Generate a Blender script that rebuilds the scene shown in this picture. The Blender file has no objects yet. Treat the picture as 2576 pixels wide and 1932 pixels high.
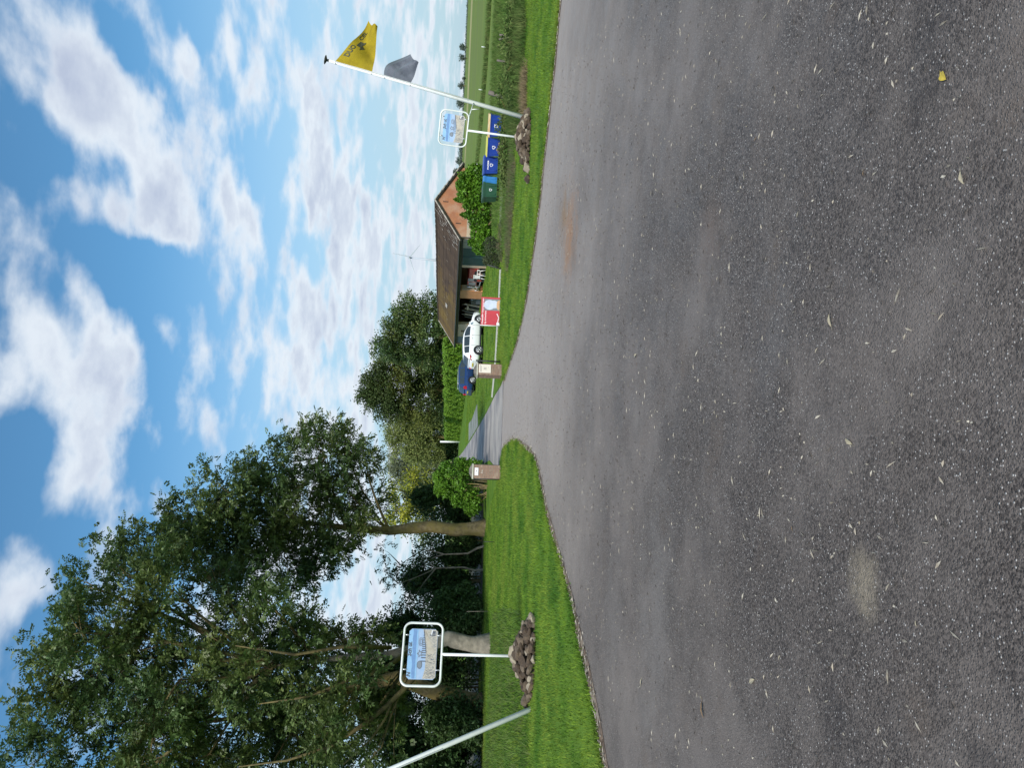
import bpy, bmesh, math, random
import numpy as np
from mathutils import Vector, Matrix
from mathutils.geometry import tessellate_polygon

S = bpy.context.scene
COL = S.collection
R = math.radians
rnd = random.Random(7)
rng = np.random.default_rng(11)

# ------------------------------------------------------------------ camera
CAM_H, PITCH, ROLL = 2.2, R(4.58), R(2.4)
cam = bpy.data.cameras.new("camera")
cam.sensor_fit = 'HORIZONTAL'; cam.sensor_width = 36.0
cam.lens = 1900 / 2576 * 36
cam.clip_start = 0.05; cam.clip_end = 12000
camo = bpy.data.objects.new("camera", cam); COL.objects.link(camo)
fwd = Vector((0, math.cos(PITCH), -math.sin(PITCH))); up = Vector((0, math.sin(PITCH), math.cos(PITCH))); rx = Vector((1, 0, 0))
A_ = math.cos(ROLL) * rx + math.sin(ROLL) * up      # to the right of the upright picture
B_ = -math.sin(ROLL) * rx + math.cos(ROLL) * up     # to its top
m = Matrix((-B_, A_, -fwd)).transposed().to_4x4()   # the phone was held on its side
m.translation = (0, 0, CAM_H)
camo.matrix_world = m
S.camera = camo

# ------------------------------------------------------------------ light
SUN_AZ, SUN_EL = R(186), R(42)       # azimuth clockwise from +Y: behind the camera, to its right
sun = bpy.data.lights.new("sun", 'SUN'); sun.energy = 2.7; sun.angle = R(11); sun.color = (1.0, .95, .87)
suno = bpy.data.objects.new("sun", sun); COL.objects.link(suno)
sd = Vector((math.sin(SUN_AZ) * math.cos(SUN_EL), math.cos(SUN_AZ) * math.cos(SUN_EL), math.sin(SUN_EL)))
suno.rotation_euler = sd.to_track_quat('Z', 'Y').to_euler()
suno.location = (20, -20, 40)

S.view_settings.view_transform = 'Standard'; S.view_settings.look = 'None'
S.view_settings.gamma = 1.0; S.view_settings.use_curve_mapping = False
S.view_settings.exposure = 0.70

W = bpy.data.worlds.new("World"); S.world = W; W.use_nodes = True
def build_world():
    nt = W.node_tree; N = nt.nodes; L = nt.links; N.clear()
    def math_(op, a, b=None, c=None, clamp=False):
        n = N.new('ShaderNodeMath'); n.operation = op; n.use_clamp = clamp
        for i, v in enumerate((a, b, c)):
            if v is None: continue
            if isinstance(v, (int, float)): n.inputs[i].default_value = v
            else: L.new(v, n.inputs[i])
        return n.outputs[0]
    def comb(x, y, z):
        n = N.new('ShaderNodeCombineXYZ')
        for i, v in enumerate((x, y, z)):
            if isinstance(v, (int, float)): n.inputs[i].default_value = v
            else: L.new(v, n.inputs[i])
        return n.outputs[0]
    def noise(vec, scale, detail, rough=.55, dist=0.0):
        n = N.new('ShaderNodeTexNoise'); L.new(vec, n.inputs['Vector'])
        n.inputs['Scale'].default_value = scale; n.inputs['Detail'].default_value = detail
        n.inputs['Roughness'].default_value = rough; n.inputs['Distortion'].default_value = dist
        return n.outputs['Fac']
    def rampf(v, lo, hi):
        n = N.new('ShaderNodeMapRange'); n.interpolation_type = 'SMOOTHSTEP'; L.new(v, n.inputs[0])
        n.inputs[1].default_value = lo; n.inputs[2].default_value = hi
        return n.outputs[0]
    def mixc(f, a, b):
        n = N.new('ShaderNodeMix'); n.data_type = 'RGBA'
        for i, v in ((0, f), (6, a), (7, b)):
            if isinstance(v, (int, float)): n.inputs[i].default_value = v
            elif isinstance(v, tuple): n.inputs[i].default_value = (*v, 1)
            else: L.new(v, n.inputs[i])
        return n.outputs[2]
    sky = N.new('ShaderNodeTexSky'); sky.sky_type = 'NISHITA'; sky.sun_disc = False
    sky.sun_elevation = SUN_EL; sky.sun_rotation = SUN_AZ
    sky.air_density = 1.0; sky.dust_density = 0.6; sky.ozone_density = 1.6
    tc = N.new('ShaderNodeTexCoord'); sep = N.new('ShaderNodeSeparateXYZ'); L.new(tc.outputs['Generated'], sep.inputs[0])
    x, y, z = sep.outputs
    zz = math_('ADD', math_('MAXIMUM', z, 0.0), 0.16)
    pv = comb(math_('DIVIDE', x, zz), math_('DIVIDE', y, zz), 0.37)
    wv = N.new('ShaderNodeTexNoise'); L.new(pv, wv.inputs['Vector']); wv.inputs['Scale'].default_value = 2.9; wv.inputs['Detail'].default_value = 7
    # wobble for the big masses
    sp = N.new('ShaderNodeSeparateColor'); L.new(wv.outputs['Color'], sp.inputs[0])
    az0 = math_('ARCTAN2', x, y); el0 = math_('ARCSINE', z)
    az = math_('ADD', az0, math_('MULTIPLY', math_('SUBTRACT', sp.outputs[0], .5), .16))
    el = math_('ADD', el0, math_('MULTIPLY', math_('SUBTRACT', sp.outputs[1], .5), .12))
    # (azimuth, elevation, half width, half height, tilt, weight): the cloud masses of that afternoon and the blue between them
    blobs = [(.385, .445, .04, .03, 0, .34), (.335, .415, .05, .03, .5, .36), (.285, .40, .045, .035, .4, .34), (.215, .375, .04, .045, 0, .48), (.19, .345, .035, .03, 0, .46),
             (.185, .40, .03, .03, 0, .34), (.225, .458, .025, .012, 0, .24), (.15, .497, .04, .014, 0, .22),
             (.06, .505, .05, .02, 0, .40), (.03, .465, .045, .03, 0, .42), (.03, .41, .045, .022, .4, .36), (-.03, .435, .05, .035, 0, .40), (-.10, .40, .05, .03, 0, .34), (-.05, .39, .03, .02, 0, .2),
             (.02, .45, .10, .055, 0, .20), (.05, .245, .08, .03, .2, .24), (.10, .235, .05, .02, 0, .16), (.25, .285, .08, .022, 0, .2), (.30, .262, .07, .016, 0, .18), (.17, .262, .04, .02, 0, .16), (.40, .47, .05, .03, 0, .2), (.383, .326, .03, .022, .3, .36), (.385, .268, .05, .011, 0, .26), (.27, .288, .045, .016, -.15, .32), (.20, .27, .03, .016, 0, .32),
             (.318, .217, .05, .014, -.1, .36), (.28, .172, .06, .022, 0, .34), (.215, .155, .05, .022, 0, .34), (.205, .115, .05, .016, 0, .36),
             (.129, .20, .035, .022, .2, .34), (.085, .155, .06, .026, 0, .40), (.036, .20, .035, .02, 0, .32), (.02, .12, .06, .022, 0, .36), (-.03, .22, .035, .02, 0, .28), (-.06, .15, .06, .03, 0, .36),
             (.35, .062, .07, .012, 0, .36), (.16, .055, .10, .014, 0, .40), (.42, .112, .07, .01, 0, .18), (-.03, .07, .07, .018, 0, .34), (-.29, .475, .05, .04, 0, .3), (-.28, .1, .1, .04, 0, .34), (-.2, .2, .08, .05, 0, .14),
             (.31, .492, .09, .022, 0, -.34), (.132, .385, .03, .055, -.2, -.42), (.10, .345, .05, .03, .2, -.38), (.32, .355, .07, .014, .2, -.34), (.27, .102, .06, .010, 0, -.28), (.03, .285, .05, .022, 0, -.28),
             (.127, .252, .05, .018, .3, -.30), (-.14, .33, .06, .05, 0, -.2), (-.13, .50, .05, .03, 0, -.3), (.15, .45, .025, .04, 0, -.26), (.25, .245, .05, .010, 0, -.24), (.40, .39, .04, .012, 0, -.2), (.38, .30, .05, .008, 0, -.2)]
    big = noise(pv, 2.3, 9, .52, .2)
    mid = noise(pv, 5.5, 8, .50, .1)
    dens = math_('ADD', math_('ADD', math_('MULTIPLY', math_('SUBTRACT', big, .5), 1.5), math_('MULTIPLY', math_('SUBTRACT', mid, .5), 1.5)), math_('ADD', math_('MULTIPLY', rampf(el0, .30, .14), .10), .42))
    for (ba, be, sa, se, t, w) in blobs:
        dx = math_('SUBTRACT', az, ba); dy = math_('SUBTRACT', el, be); c, s = math.cos(t), math.sin(t)
        u = math_('ADD', math_('MULTIPLY', dx, c / sa), math_('MULTIPLY', dy, s / sa))
        v = math_('ADD', math_('MULTIPLY', dy, c / se), math_('MULTIPLY', dx, -s / se))
        q = math_('ADD', math_('MULTIPLY', u, u), math_('MULTIPLY', v, v))
        g = math_('MULTIPLY', math_('EXPONENT', math_('MULTIPLY', q, -.8)), w * .85)
        dens = math_('ADD', dens, g)
    mask = rampf(dens, .36, .84)
    thick = rampf(dens, .66, 1.05)
    fine = noise(pv, 4.2, 8, .6)
    shade = math_('ADD', math_('MULTIPLY', thick, .55), math_('MULTIPLY', math_('SUBTRACT', fine, .5), 2.2), clamp=True)
    edge = math_('MULTIPLY', rampf(el0, .16, .02), .5)   # lower rows of cloud are seen edge on, bright and pale
    cloud = mixc(math_('MULTIPLY', shade, math_('SUBTRACT', .85, edge)), (5.1, 5.5, 5.95), (2.6, 3.0, 4.05))
    # pale veil towards the horizon
    veil = math_('MULTIPLY', rampf(el0, .40, .04), .86)
    tint = N.new('ShaderNodeVectorMath'); tint.operation = 'MULTIPLY'; L.new(sky.outputs[0], tint.inputs[0]); tint.inputs[1].default_value = (.52, .88, .97)
    skyc = mixc(veil, tint.outputs[0], (3.1, 4.05, 4.85))
    out = mixc(math_('MULTIPLY', mask, .93), skyc, cloud)
    bg = N.new('ShaderNodeBackground'); bg.inputs['Strength'].default_value = 0.1
    L.new(out, bg.inputs['Color'])
    o = N.new('ShaderNodeOutputWorld'); L.new(bg.outputs[0], o.inputs['Surface'])
build_world()

# ------------------------------------------------------------------ materials
def pmat(name, c1, c2=None, scale=8.0, rough=.6, bump=0.0, bscale=None, detail=6, metallic=0.0, spec=.5, lo=.35, hi=.65, c3=None, c3scale=1.0, island=0.0, translucent=0.0, coords='Position', coat=0.0, bdist=.02):
    M = bpy.data.materials.new(name); M.use_nodes = True
    nt = M.node_tree; N = nt.nodes; L = nt.links
    p = N['Principled BSDF']; p.inputs['Roughness'].default_value = rough; p.inputs['Metallic'].default_value = metallic
    p.inputs['Specular IOR Level'].default_value = spec; p.inputs['Coat Weight'].default_value = coat
    if coords == 'Position': vec = N.new('ShaderNodeNewGeometry').outputs['Position']
    else: vec = N.new('ShaderNodeTexCoord').outputs['Object']
    def noise(sc, de):
        n = N.new('ShaderNodeTexNoise'); n.inputs['Scale'].default_value = sc; n.inputs['Detail'].default_value = de; n.inputs['Roughness'].default_value = .6
        L.new(vec, n.inputs['Vector']); return n.outputs['Fac']
    def rng_(v, a, b):
        n = N.new('ShaderNodeMapRange'); n.interpolation_type = 'SMOOTHSTEP'; L.new(v, n.inputs[0]); n.inputs[1].default_value = a; n.inputs[2].default_value = b; return n.outputs[0]
    def mix(f, a, b):
        n = N.new('ShaderNodeMix'); n.data_type = 'RGBA'
        for i, v in ((0, f), (6, a), (7, b)):
            if isinstance(v, (int, float)): n.inputs[i].default_value = v
            elif isinstance(v, tuple): n.inputs[i].default_value = (*v, 1)
            else: L.new(v, n.inputs[i])
        return n.outputs[2]
    col = c1
    if c2 is not None: col = mix(rng_(noise(scale, detail), lo, hi), c1, c2)
    if c3 is not None: col = mix(rng_(noise(c3scale, 4), .42, .66), col, c3)
    if island > 0:
        g = N.new('ShaderNodeNewGeometry')
        mr = N.new('ShaderNodeMapRange'); L.new(g.outputs['Random Per Island'], mr.inputs[0]); mr.inputs[3].default_value = 1 - island; mr.inputs[4].default_value = 1 + island
        vm = N.new('ShaderNodeVectorMath'); vm.operation = 'SCALE'
        if isinstance(col, tuple): vm.inputs[0].default_value = col
        else: L.new(col, vm.inputs[0])
        L.new(mr.outputs[0], vm.inputs['Scale']); col = vm.outputs[0]
    if isinstance(col, tuple): p.inputs['Base Color'].default_value = (*col, 1)
    else: L.new(col, p.inputs['Base Color'])
    if bump > 0:
        b = N.new('ShaderNodeBump'); b.inputs['Strength'].default_value = bump; b.inputs['Distance'].default_value = bdist
        L.new(noise(bscale or scale * 4, 5), b.inputs['Height']); L.new(b.outputs[0], p.inputs['Normal'])
    if translucent > 0:
        t = N.new('ShaderNodeBsdfTranslucent')
        if isinstance(col, tuple): t.inputs['Color'].default_value = (*col, 1)
        else: L.new(col, t.inputs['Color'])
        ms = N.new('ShaderNodeMixShader'); ms.inputs[0].default_value = translucent
        L.new(p.outputs[0], ms.inputs[1]); L.new(t.outputs[0], ms.inputs[2])
        L.new(ms.outputs[0], N['Material Output'].inputs['Surface'])
    return M

def asphalt_mat():
    M = bpy.data.materials.new("asphalt"); M.use_nodes = True
    nt = M.node_tree; N = nt.nodes; L = nt.links; p = N['Principled BSDF']
    pos = N.new('ShaderNodeNewGeometry').outputs['Position']
    def noise(sc, de, ro=.6):
        n = N.new('ShaderNodeTexNoise'); n.inputs['Scale'].default_value = sc; n.inputs['Detail'].default_value = de; n.inputs['Roughness'].default_value = ro
        L.new(pos, n.inputs['Vector']); return n.outputs['Fac']
    def rng_(v, a, b, c=0., d=1.):
        n = N.new('ShaderNodeMapRange'); n.interpolation_type = 'SMOOTHSTEP'; L.new(v, n.inputs[0])
        for i, q in enumerate((a, b, c, d)): n.inputs[i + 1].default_value = q
        return n.outputs[0]
    def mth(op, a, b):
        n = N.new('ShaderNodeMath'); n.operation = op
        for i, v in enumerate((a, b)):
            if isinstance(v, (int, float)): n.inputs[i].default_value = v
            else: L.new(v, n.inputs[i])
        return n.outputs[0]
    def mix(f, a, b):
        n = N.new('ShaderNodeMix'); n.data_type = 'RGBA'
        for i, v in ((0, f), (6, a), (7, b)):
            if isinstance(v, (int, float)): n.inputs[i].default_value = v
            elif isinstance(v, tuple): n.inputs[i].default_value = (*v, 1)
            else: L.new(v, n.inputs[i])
        return n.outputs[2]
    vor = N.new('ShaderNodeTexVoronoi'); vor.inputs['Scale'].default_value = 88; L.new(pos, vor.inputs['Vector'])
    vsep = N.new('ShaderNodeSeparateColor'); L.new(vor.outputs['Color'], vsep.inputs[0])
    chips = mix(rng_(vsep.outputs[0], 0, 1), (.040, .032, .028), (.130, .109, .096))
    pale = mth('MULTIPLY', rng_(vsep.outputs[1], .92, .97), rng_(vor.outputs['Distance'], .55, .3))
    c = mix(pale, chips, (.50, .47, .44))
    c = mix(mth('MULTIPLY', rng_(noise(.42, 7, .68), .43, .65), .72), c, (.175, .148, .131))       # worn, dusty
    c = mix(mth('MULTIPLY', rng_(noise(.9, 7, .7), .54, .68), .5), c, (.036, .030, .029))
    c = mix(mth('MULTIPLY', rng_(noise(1.1, 7, .65), .55, .72), .42), c, (.125, .094, .072))
    # paler towards the farmyard entrance: dust film, with grazing sky sheen painted in
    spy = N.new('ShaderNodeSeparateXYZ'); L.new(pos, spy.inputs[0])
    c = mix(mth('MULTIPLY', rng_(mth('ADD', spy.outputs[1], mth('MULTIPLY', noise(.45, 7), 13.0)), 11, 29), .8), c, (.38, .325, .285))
    # dried mud patches: x, y, radius x, radius y, colour, strength
    wob = mth('ADD', mth('MULTIPLY', noise(2.2, 7), .65), mth('MULTIPLY', noise(11.0, 4), .35))
    sp = N.new('ShaderNodeSeparateXYZ'); L.new(pos, sp.inputs[0])
    for (sx, sy, ra, rb, cc, st) in [(3.0, 14.8, .9, .75, (.30, .165, .085), 1.0), (3.6, 15.7, .5, .7, (.24, .15, .08), .85), (2.55, 14.2, .3, .25, (.19, .13, .09), .5), (1.28, 6.46, .34, .28, (.14, .105, .085), .75),
                                 (-.95, 3.83, .17, .15, (.27, .225, .165), .75), (-2.3, 7.7, 1.3, .6, (.21, .19, .175), .5), (-3.0, 9.6, .9, .5, (.2, .18, .165), .4), (-.35, 6.0, .2, .12, (.13, .1, .08), .4), (.4, 5.1, .5, .3, (.16, .15, .145), .35)]:
        dx = mth('DIVIDE', mth('SUBTRACT', sp.outputs[0], sx), ra); dy = mth('DIVIDE', mth('SUBTRACT', sp.outputs[1], sy), rb)
        d = mth('ADD', mth('SQRT', mth('ADD', mth('MULTIPLY', dx, dx), mth('MULTIPLY', dy, dy)), 0), mth('MULTIPLY', mth('SUBTRACT', wob, .5), 4.6))
        c = mix(mth('MULTIPLY', mth('MULTIPLY', rng_(d, 1.5, -.1), rng_(noise(26, 3), .25, .6, .45, 1.0)), st), c, cc)
    L.new(c, p.inputs['Base Color'])
    L.new(rng_(noise(2.0, 4), .3, .7, .50, .68), p.inputs['Roughness']); p.inputs['Specular IOR Level'].default_value = .30
    b = N.new('ShaderNodeBump'); b.inputs['Strength'].default_value = .9; b.inputs['Distance'].default_value = .006
    hgt = mth('ADD', mth('MULTIPLY', rng_(vor.outputs['Distance'], .6, .1), .8), noise(40, 4))
    L.new(hgt, b.inputs['Height']); L.new(b.outputs[0], p.inputs['Normal'])
    return M

M = {}
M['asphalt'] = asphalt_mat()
M['concrete'] = pmat('drive_concrete', (.36, .33, .30), (.27, .25, .235), .5, .75, .3, 30, c3=(.13, .125, .135), c3scale=.30)
M['concrete_pale'] = pmat('pale_concrete', (.52, .50, .42), (.42, .42, .33), 2, .8, .3, 20)
M['pad'] = pmat('mossy_concrete', (.25, .26, .24), (.13, .15, .11), .35, .8, .3, 20)
M['shaded_soil'] = pmat('shaded_woodland_soil', (.05, .042, .03), (.035, .045, .018), 2, .95, .6, 12)  # soil colour with the shade of the trees put into it
M['dirt'] = pmat('verge_dirt', (.17, .115, .08), (.09, .062, .045), 6, .95, .8, 30, c3=(.25, .2, .15), c3scale=2)
M['lawn'] = pmat('lawn_ground', (.12, .21, .024), (.05, .12, .015), .9, .95, .9, 45, c3=(.095, .17, .022), c3scale=.3, spec=.1)
M['field'] = pmat('field_ground', (.15, .20, .045), (.115, .18, .036), .08, .95, .5, 20, c3=(.13, .17, .05), c3scale=.02, spec=.1)
M['straw'] = pmat('stubble', (.33, .31, .15), (.27, .27, .11), .05, .95, spec=.1)
M['gravel'] = pmat('gravel', (.27, .25, .22), (.19, .175, .155), 9, .95, .6, 40)
M['grass'] = pmat('grass_blades', (.18, .285, .03), (.062, .155, .017), .9, .8, spec=.2, island=.38, translucent=.35, c3=(.20, .27, .04), c3scale=.42)
M['rough_grass'] = pmat('rough_grass', (.08, .16, .028), (.13, .17, .05), 1.0, .85, spec=.2, island=.4, translucent=.3)
M['weeds'] = pmat('weed_leaves', (.065, .13, .026), (.14, .175, .055), 1.5, .85, spec=.2, island=.4, translucent=.2)
M['dry'] = pmat('dry_stems', (.26, .19, .10), (.17, .13, .075), 3, .9, island=.35)
M['brown_stems'] = pmat('brown_stems', (.12, .095, .055), (.065, .10, .03), 1.1, .9, island=.45)
M['ash'] = pmat('ash_leaves', (.060, .110, .036), (.095, .150, .042), .35, .5, spec=.5, island=.45, translucent=.34, c3=(.135, .17, .045), c3scale=.28)
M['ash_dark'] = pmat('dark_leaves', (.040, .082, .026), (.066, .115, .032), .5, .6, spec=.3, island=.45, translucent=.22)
M['poplar'] = pmat('broad_tree_leaves', (.072, .105, .030), (.048, .078, .024), .22, .6, spec=.3, island=.4, translucent=.3, c3=(.17, .185, .04), c3scale=.16)
M['willow'] = pmat('willow_leaves', (.23, .26, .08), (.15, .19, .055), .3, .65, spec=.3, island=.35, translucent=.3)
M['pale_willow'] = pmat('pale_willow_leaves', (.20, .225, .13), (.15, .18, .10), .3, .65, spec=.3, island=.3, translucent=.3)
M['yellow_leaf'] = pmat('yellowing_leaves', (.42, .42, .045), (.28, .32, .04), .8, .6, spec=.3, island=.35, translucent=.35)
M['lime_leaf'] = pmat('fresh_green_leaves', (.17, .33, .035), (.10, .23, .022), .8, .5, spec=.4, island=.35, translucent=.35)
M['hedge'] = pmat('hedge_leaves', (.19, .33, .035), (.12, .24, .025), .5, .55, spec=.3, island=.4, translucent=.3)
M['vine'] = pmat('vine_leaves', (.12, .25, .018), (.075, .18, .016), .9, .5, spec=.35, island=.4, translucent=.3)
M['olive'] = pmat('olive_shrub_leaves', (.055, .075, .035), (.08, .10, .045), 1.5, .7, spec=.3, island=.4, translucent=.2)
M['hazed_far_leaf'] = pmat('hazed_far_tree_leaves', (.09, .125, .10), (.12, .15, .12), .05, .8, spec=.1, island=.3)  # greyed green: distance haze put into the leaf colour
M['bark'] = pmat('bark', (.26, .20, .11), (.13, .10, .058), 5, .95, 1.0, 18, spec=.15, c3=(.21, .165, .06), c3scale=1.3, bdist=.04)
M['bark_limb'] = pmat('mossy_limb_bark', (.165, .135, .06), (.085, .068, .036), 4, .95, .9, 18, spec=.15)
M['bark_pale'] = pmat('pale_bark', (.27, .235, .185), (.16, .14, .11), 3, .9, .9, 14, bdist=.03)
M['white_metal'] = pmat('white_painted_metal', (.78, .80, .77), (.70, .72, .70), 4, .35, spec=.5)
M['steel'] = pmat('grey_steel', (.55, .56, .57), (.45, .46, .48), 6, .35, metallic=.6)
M['iron'] = pmat('dark_iron', (.02, .025, .02), (.035, .035, .03), 8, .6)
M['yellow'] = pmat('yellow_flag_cloth', (.50, .37, .03), (.42, .31, .03), 5, .8, spec=.1, translucent=.35)
M['flag_grey'] = pmat('grey_flag_cloth', (.20, .21, .25), (.12, .13, .165), 3, .8, spec=.1, translucent=.3)
M['flag_dark'] = pmat('dark_flag_cloth', (.12, .14, .17), None, rough=.8)
M['ink'] = pmat('dark_ink', (.05, .055, .03), None, rough=.7)
M['white_print'] = pmat('white_print', (.82, .82, .85), None, rough=.5)
M['pink_print'] = pmat('pale_pink_print', (.85, .62, .66), None, rough=.5)
M['red'] = pmat('red_print', (.56, .055, .075), (.48, .045, .065), 4, .4)
M['ph_grey'] = pmat('grey_print', (.20, .22, .24), None, rough=.5)
M['ph_pale'] = pmat('pale_blue_print', (.60, .64, .76), (.52, .56, .70), 5, .5)
M['ph_tan'] = pmat('tan_print', (.62, .36, .20), None, rough=.5)
M['sg_sky'] = pmat('sign_sky_blue', (.33, .55, .80), (.28, .50, .77), 9, .35)
M['sg_sea'] = pmat('sign_sea_blue', (.17, .30, .55), (.20, .34, .60), 20, .35)
M['sg_water'] = pmat('sign_pale_water', (.42, .54, .74), (.36, .50, .73), 12, .35)
M['sg_sand'] = pmat('sign_sand', (.56, .50, .42), (.50, .44, .36), 12, .4)
M['sg_dune'] = pmat('sign_dune', (.40, .37, .33), (.56, .51, .44), 38, .4, lo=.45, hi=.55)
M['sg_line'] = pmat('sign_dark_line', (.12, .13, .16), None, rough=.4)
M['sg_grey'] = pmat('sign_grey_line', (.24, .27, .32), None, rough=.4)
M['stone'] = pmat('field_stone', (.115, .078, .047), (.055, .039, .026), 5, .9, .5, 22, c3=(.15, .115, .08), c3scale=3.1)
M['stone_dark'] = pmat('dark_field_stone', (.080, .052, .031), (.045, .031, .021), 7, .9, .5, 22)
M['stone_pale'] = pmat('pale_field_stone', (.33, .28, .20), (.22, .18, .135), 6, .9, .5, 22)
M['brick1'] = pmat('gate_brick', (.30, .185, .135), (.24, .155, .115), 14, .9, .3, 60)
M['brick2'] = pmat('gate_brick_dark', (.22, .13, .095), (.27, .19, .14), 14, .9, .3, 60)
M['brick3'] = pmat('gate_brick_pale', (.36, .26, .19), (.28, .19, .14), 14, .9, .3, 60)
M['mortar'] = pmat('mortar', (.30, .27, .22), (.24, .21, .17), 12, .95)
M['cap'] = pmat('weathered_cap', (.18, .165, .14), (.11, .10, .085), 6, .9, .4, 30)
M['plaque'] = pmat('cream_plaque', (.80, .72, .64), (.76, .67, .58), 4, .45)
M['print_grey'] = pmat('grey_lettering', (.33, .30, .29), None, rough=.5)
M['bin_blue'] = pmat('blue_bin_plastic', (.010, .045, .30), (.008, .038, .25), 3, .4)
M['bin_dark'] = pmat('dark_blue_plastic', (.006, .016, .09), None, rough=.45)
M['bin_light'] = pmat('light_blue_plastic', (.03, .20, .52), (.025, .17, .46), 3, .4)
M['bin_green'] = pmat('green_bin_plastic', (.022, .085, .045), (.018, .07, .038), 3, .45)
M['lid_yellow'] = pmat('yellow_lid', (.66, .62, .06), (.58, .54, .06), 3, .45)
M['lid_orange'] = pmat('orange_lid', (.62, .36, .10), (.70, .55, .28), 2.5, .5)
M['rubber'] = pmat('black_rubber', (.018, .018, .02), None, rough=.75)
M['rim'] = pmat('alloy', (.60, .61, .63), None, rough=.3, metallic=.7)
M['car_white'] = pmat('white_car_paint', (.84, .85, .86), None, rough=.25, coat=.6)
M['car_blue'] = pmat('blue_car_paint', (.012, .036, .125), None, rough=.25, coat=.5)
M['glass'] = pmat('car_glass', (.035, .045, .05), None, rough=.06, spec=.8)
M['black_trim'] = pmat('black_trim', (.015, .015, .017), None, rough=.5)
M['tail'] = pmat('tail_light_red', (.45, .012, .015), None, rough=.15)
M['tail_clear'] = pmat('light_clear', (.65, .65, .65), None, rough=.1)
M['plate'] = pmat('yellow_number_plate', (.62, .50, .05), None, rough=.4)
M['gable'] = pmat('gable_brick', (.40, .165, .075), (.33, .135, .07), 2.2, .9, .5, 26, c3=(.42, .25, .16), c3scale=.8)
M['plaster'] = pmat('old_plaster', (.56, .49, .38), (.47, .36, .24), 1.1, .9, .4, 12, c3=(.40, .36, .28), c3scale=.9)
M['wallgrey'] = pmat('grey_render', (.38, .36, .31), (.30, .28, .24), 1.5, .9, .3, 12)
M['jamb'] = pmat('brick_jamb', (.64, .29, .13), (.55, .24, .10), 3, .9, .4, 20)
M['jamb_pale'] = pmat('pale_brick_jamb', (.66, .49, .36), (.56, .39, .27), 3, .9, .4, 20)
M['tile'] = pmat('roof_tile', (.080, .058, .042), (.056, .042, .034), .9, .95, .2, 14, spec=.1)
M['tile_moss'] = pmat('mossy_roof_tile', (.135, .095, .036), (.082, .062, .040), .35, .95, .2, 14, c3=(.10, .068, .035), c3scale=.2, spec=.1)
M['lichen'] = pmat('mortar_lichen', (.42, .38, .33), (.3, .27, .23), 5, .95)
M['tar'] = pmat('tarred_board', (.022, .024, .026), (.04, .042, .044), 4, .6)
M['greendoor'] = pmat('green_door_paint', (.022, .07, .075), (.03, .085, .088), 3, .55)
M['bluegrey'] = pmat('bluegrey_door_paint', (.11, .14, .17), (.09, .115, .14), 3, .6)
M['wood'] = pmat('weathered_wood', (.17, .145, .12), (.11, .095, .08), 5, .9, .4, 30)
M['wood_dark'] = pmat('dark_wood', (.05, .04, .034), (.075, .06, .05), 5, .9)
M['floor_dark'] = pmat('barn_floor', (.16, .14, .12), None, rough=.95)
M['red_machine'] = pmat('red_machine_paint', (.55, .07, .04), (.45, .055, .035), 3, .5)
M['grey_panel'] = pmat('grey_panel', (.36, .31, .31), (.29, .26, .26), 4, .6)
M['turbine'] = pmat('turbine_grey', (.42, .46, .52), None, rough=.6)
M['leafdry'] = pmat('fallen_leaf_pale', (.40, .36, .26), (.27, .22, .14), 30, .7, coords='Object')
M['leafyellow'] = pmat('fallen_leaf_yellow', (.52, .40, .05), (.42, .30, .04), 30, .7, coords='Object')
M['leafbrown'] = pmat('fallen_leaf_brown', (.20, .13, .07), (.14, .09, .05), 30, .7, coords='Object')
M['litter'] = pmat('dry_litter', (.36, .33, .27), (.24, .2, .15), 40, .9, island=.5)
M['white_plastic'] = pmat('white_plastic', (.80, .80, .80), None, rough=.4)

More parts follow.
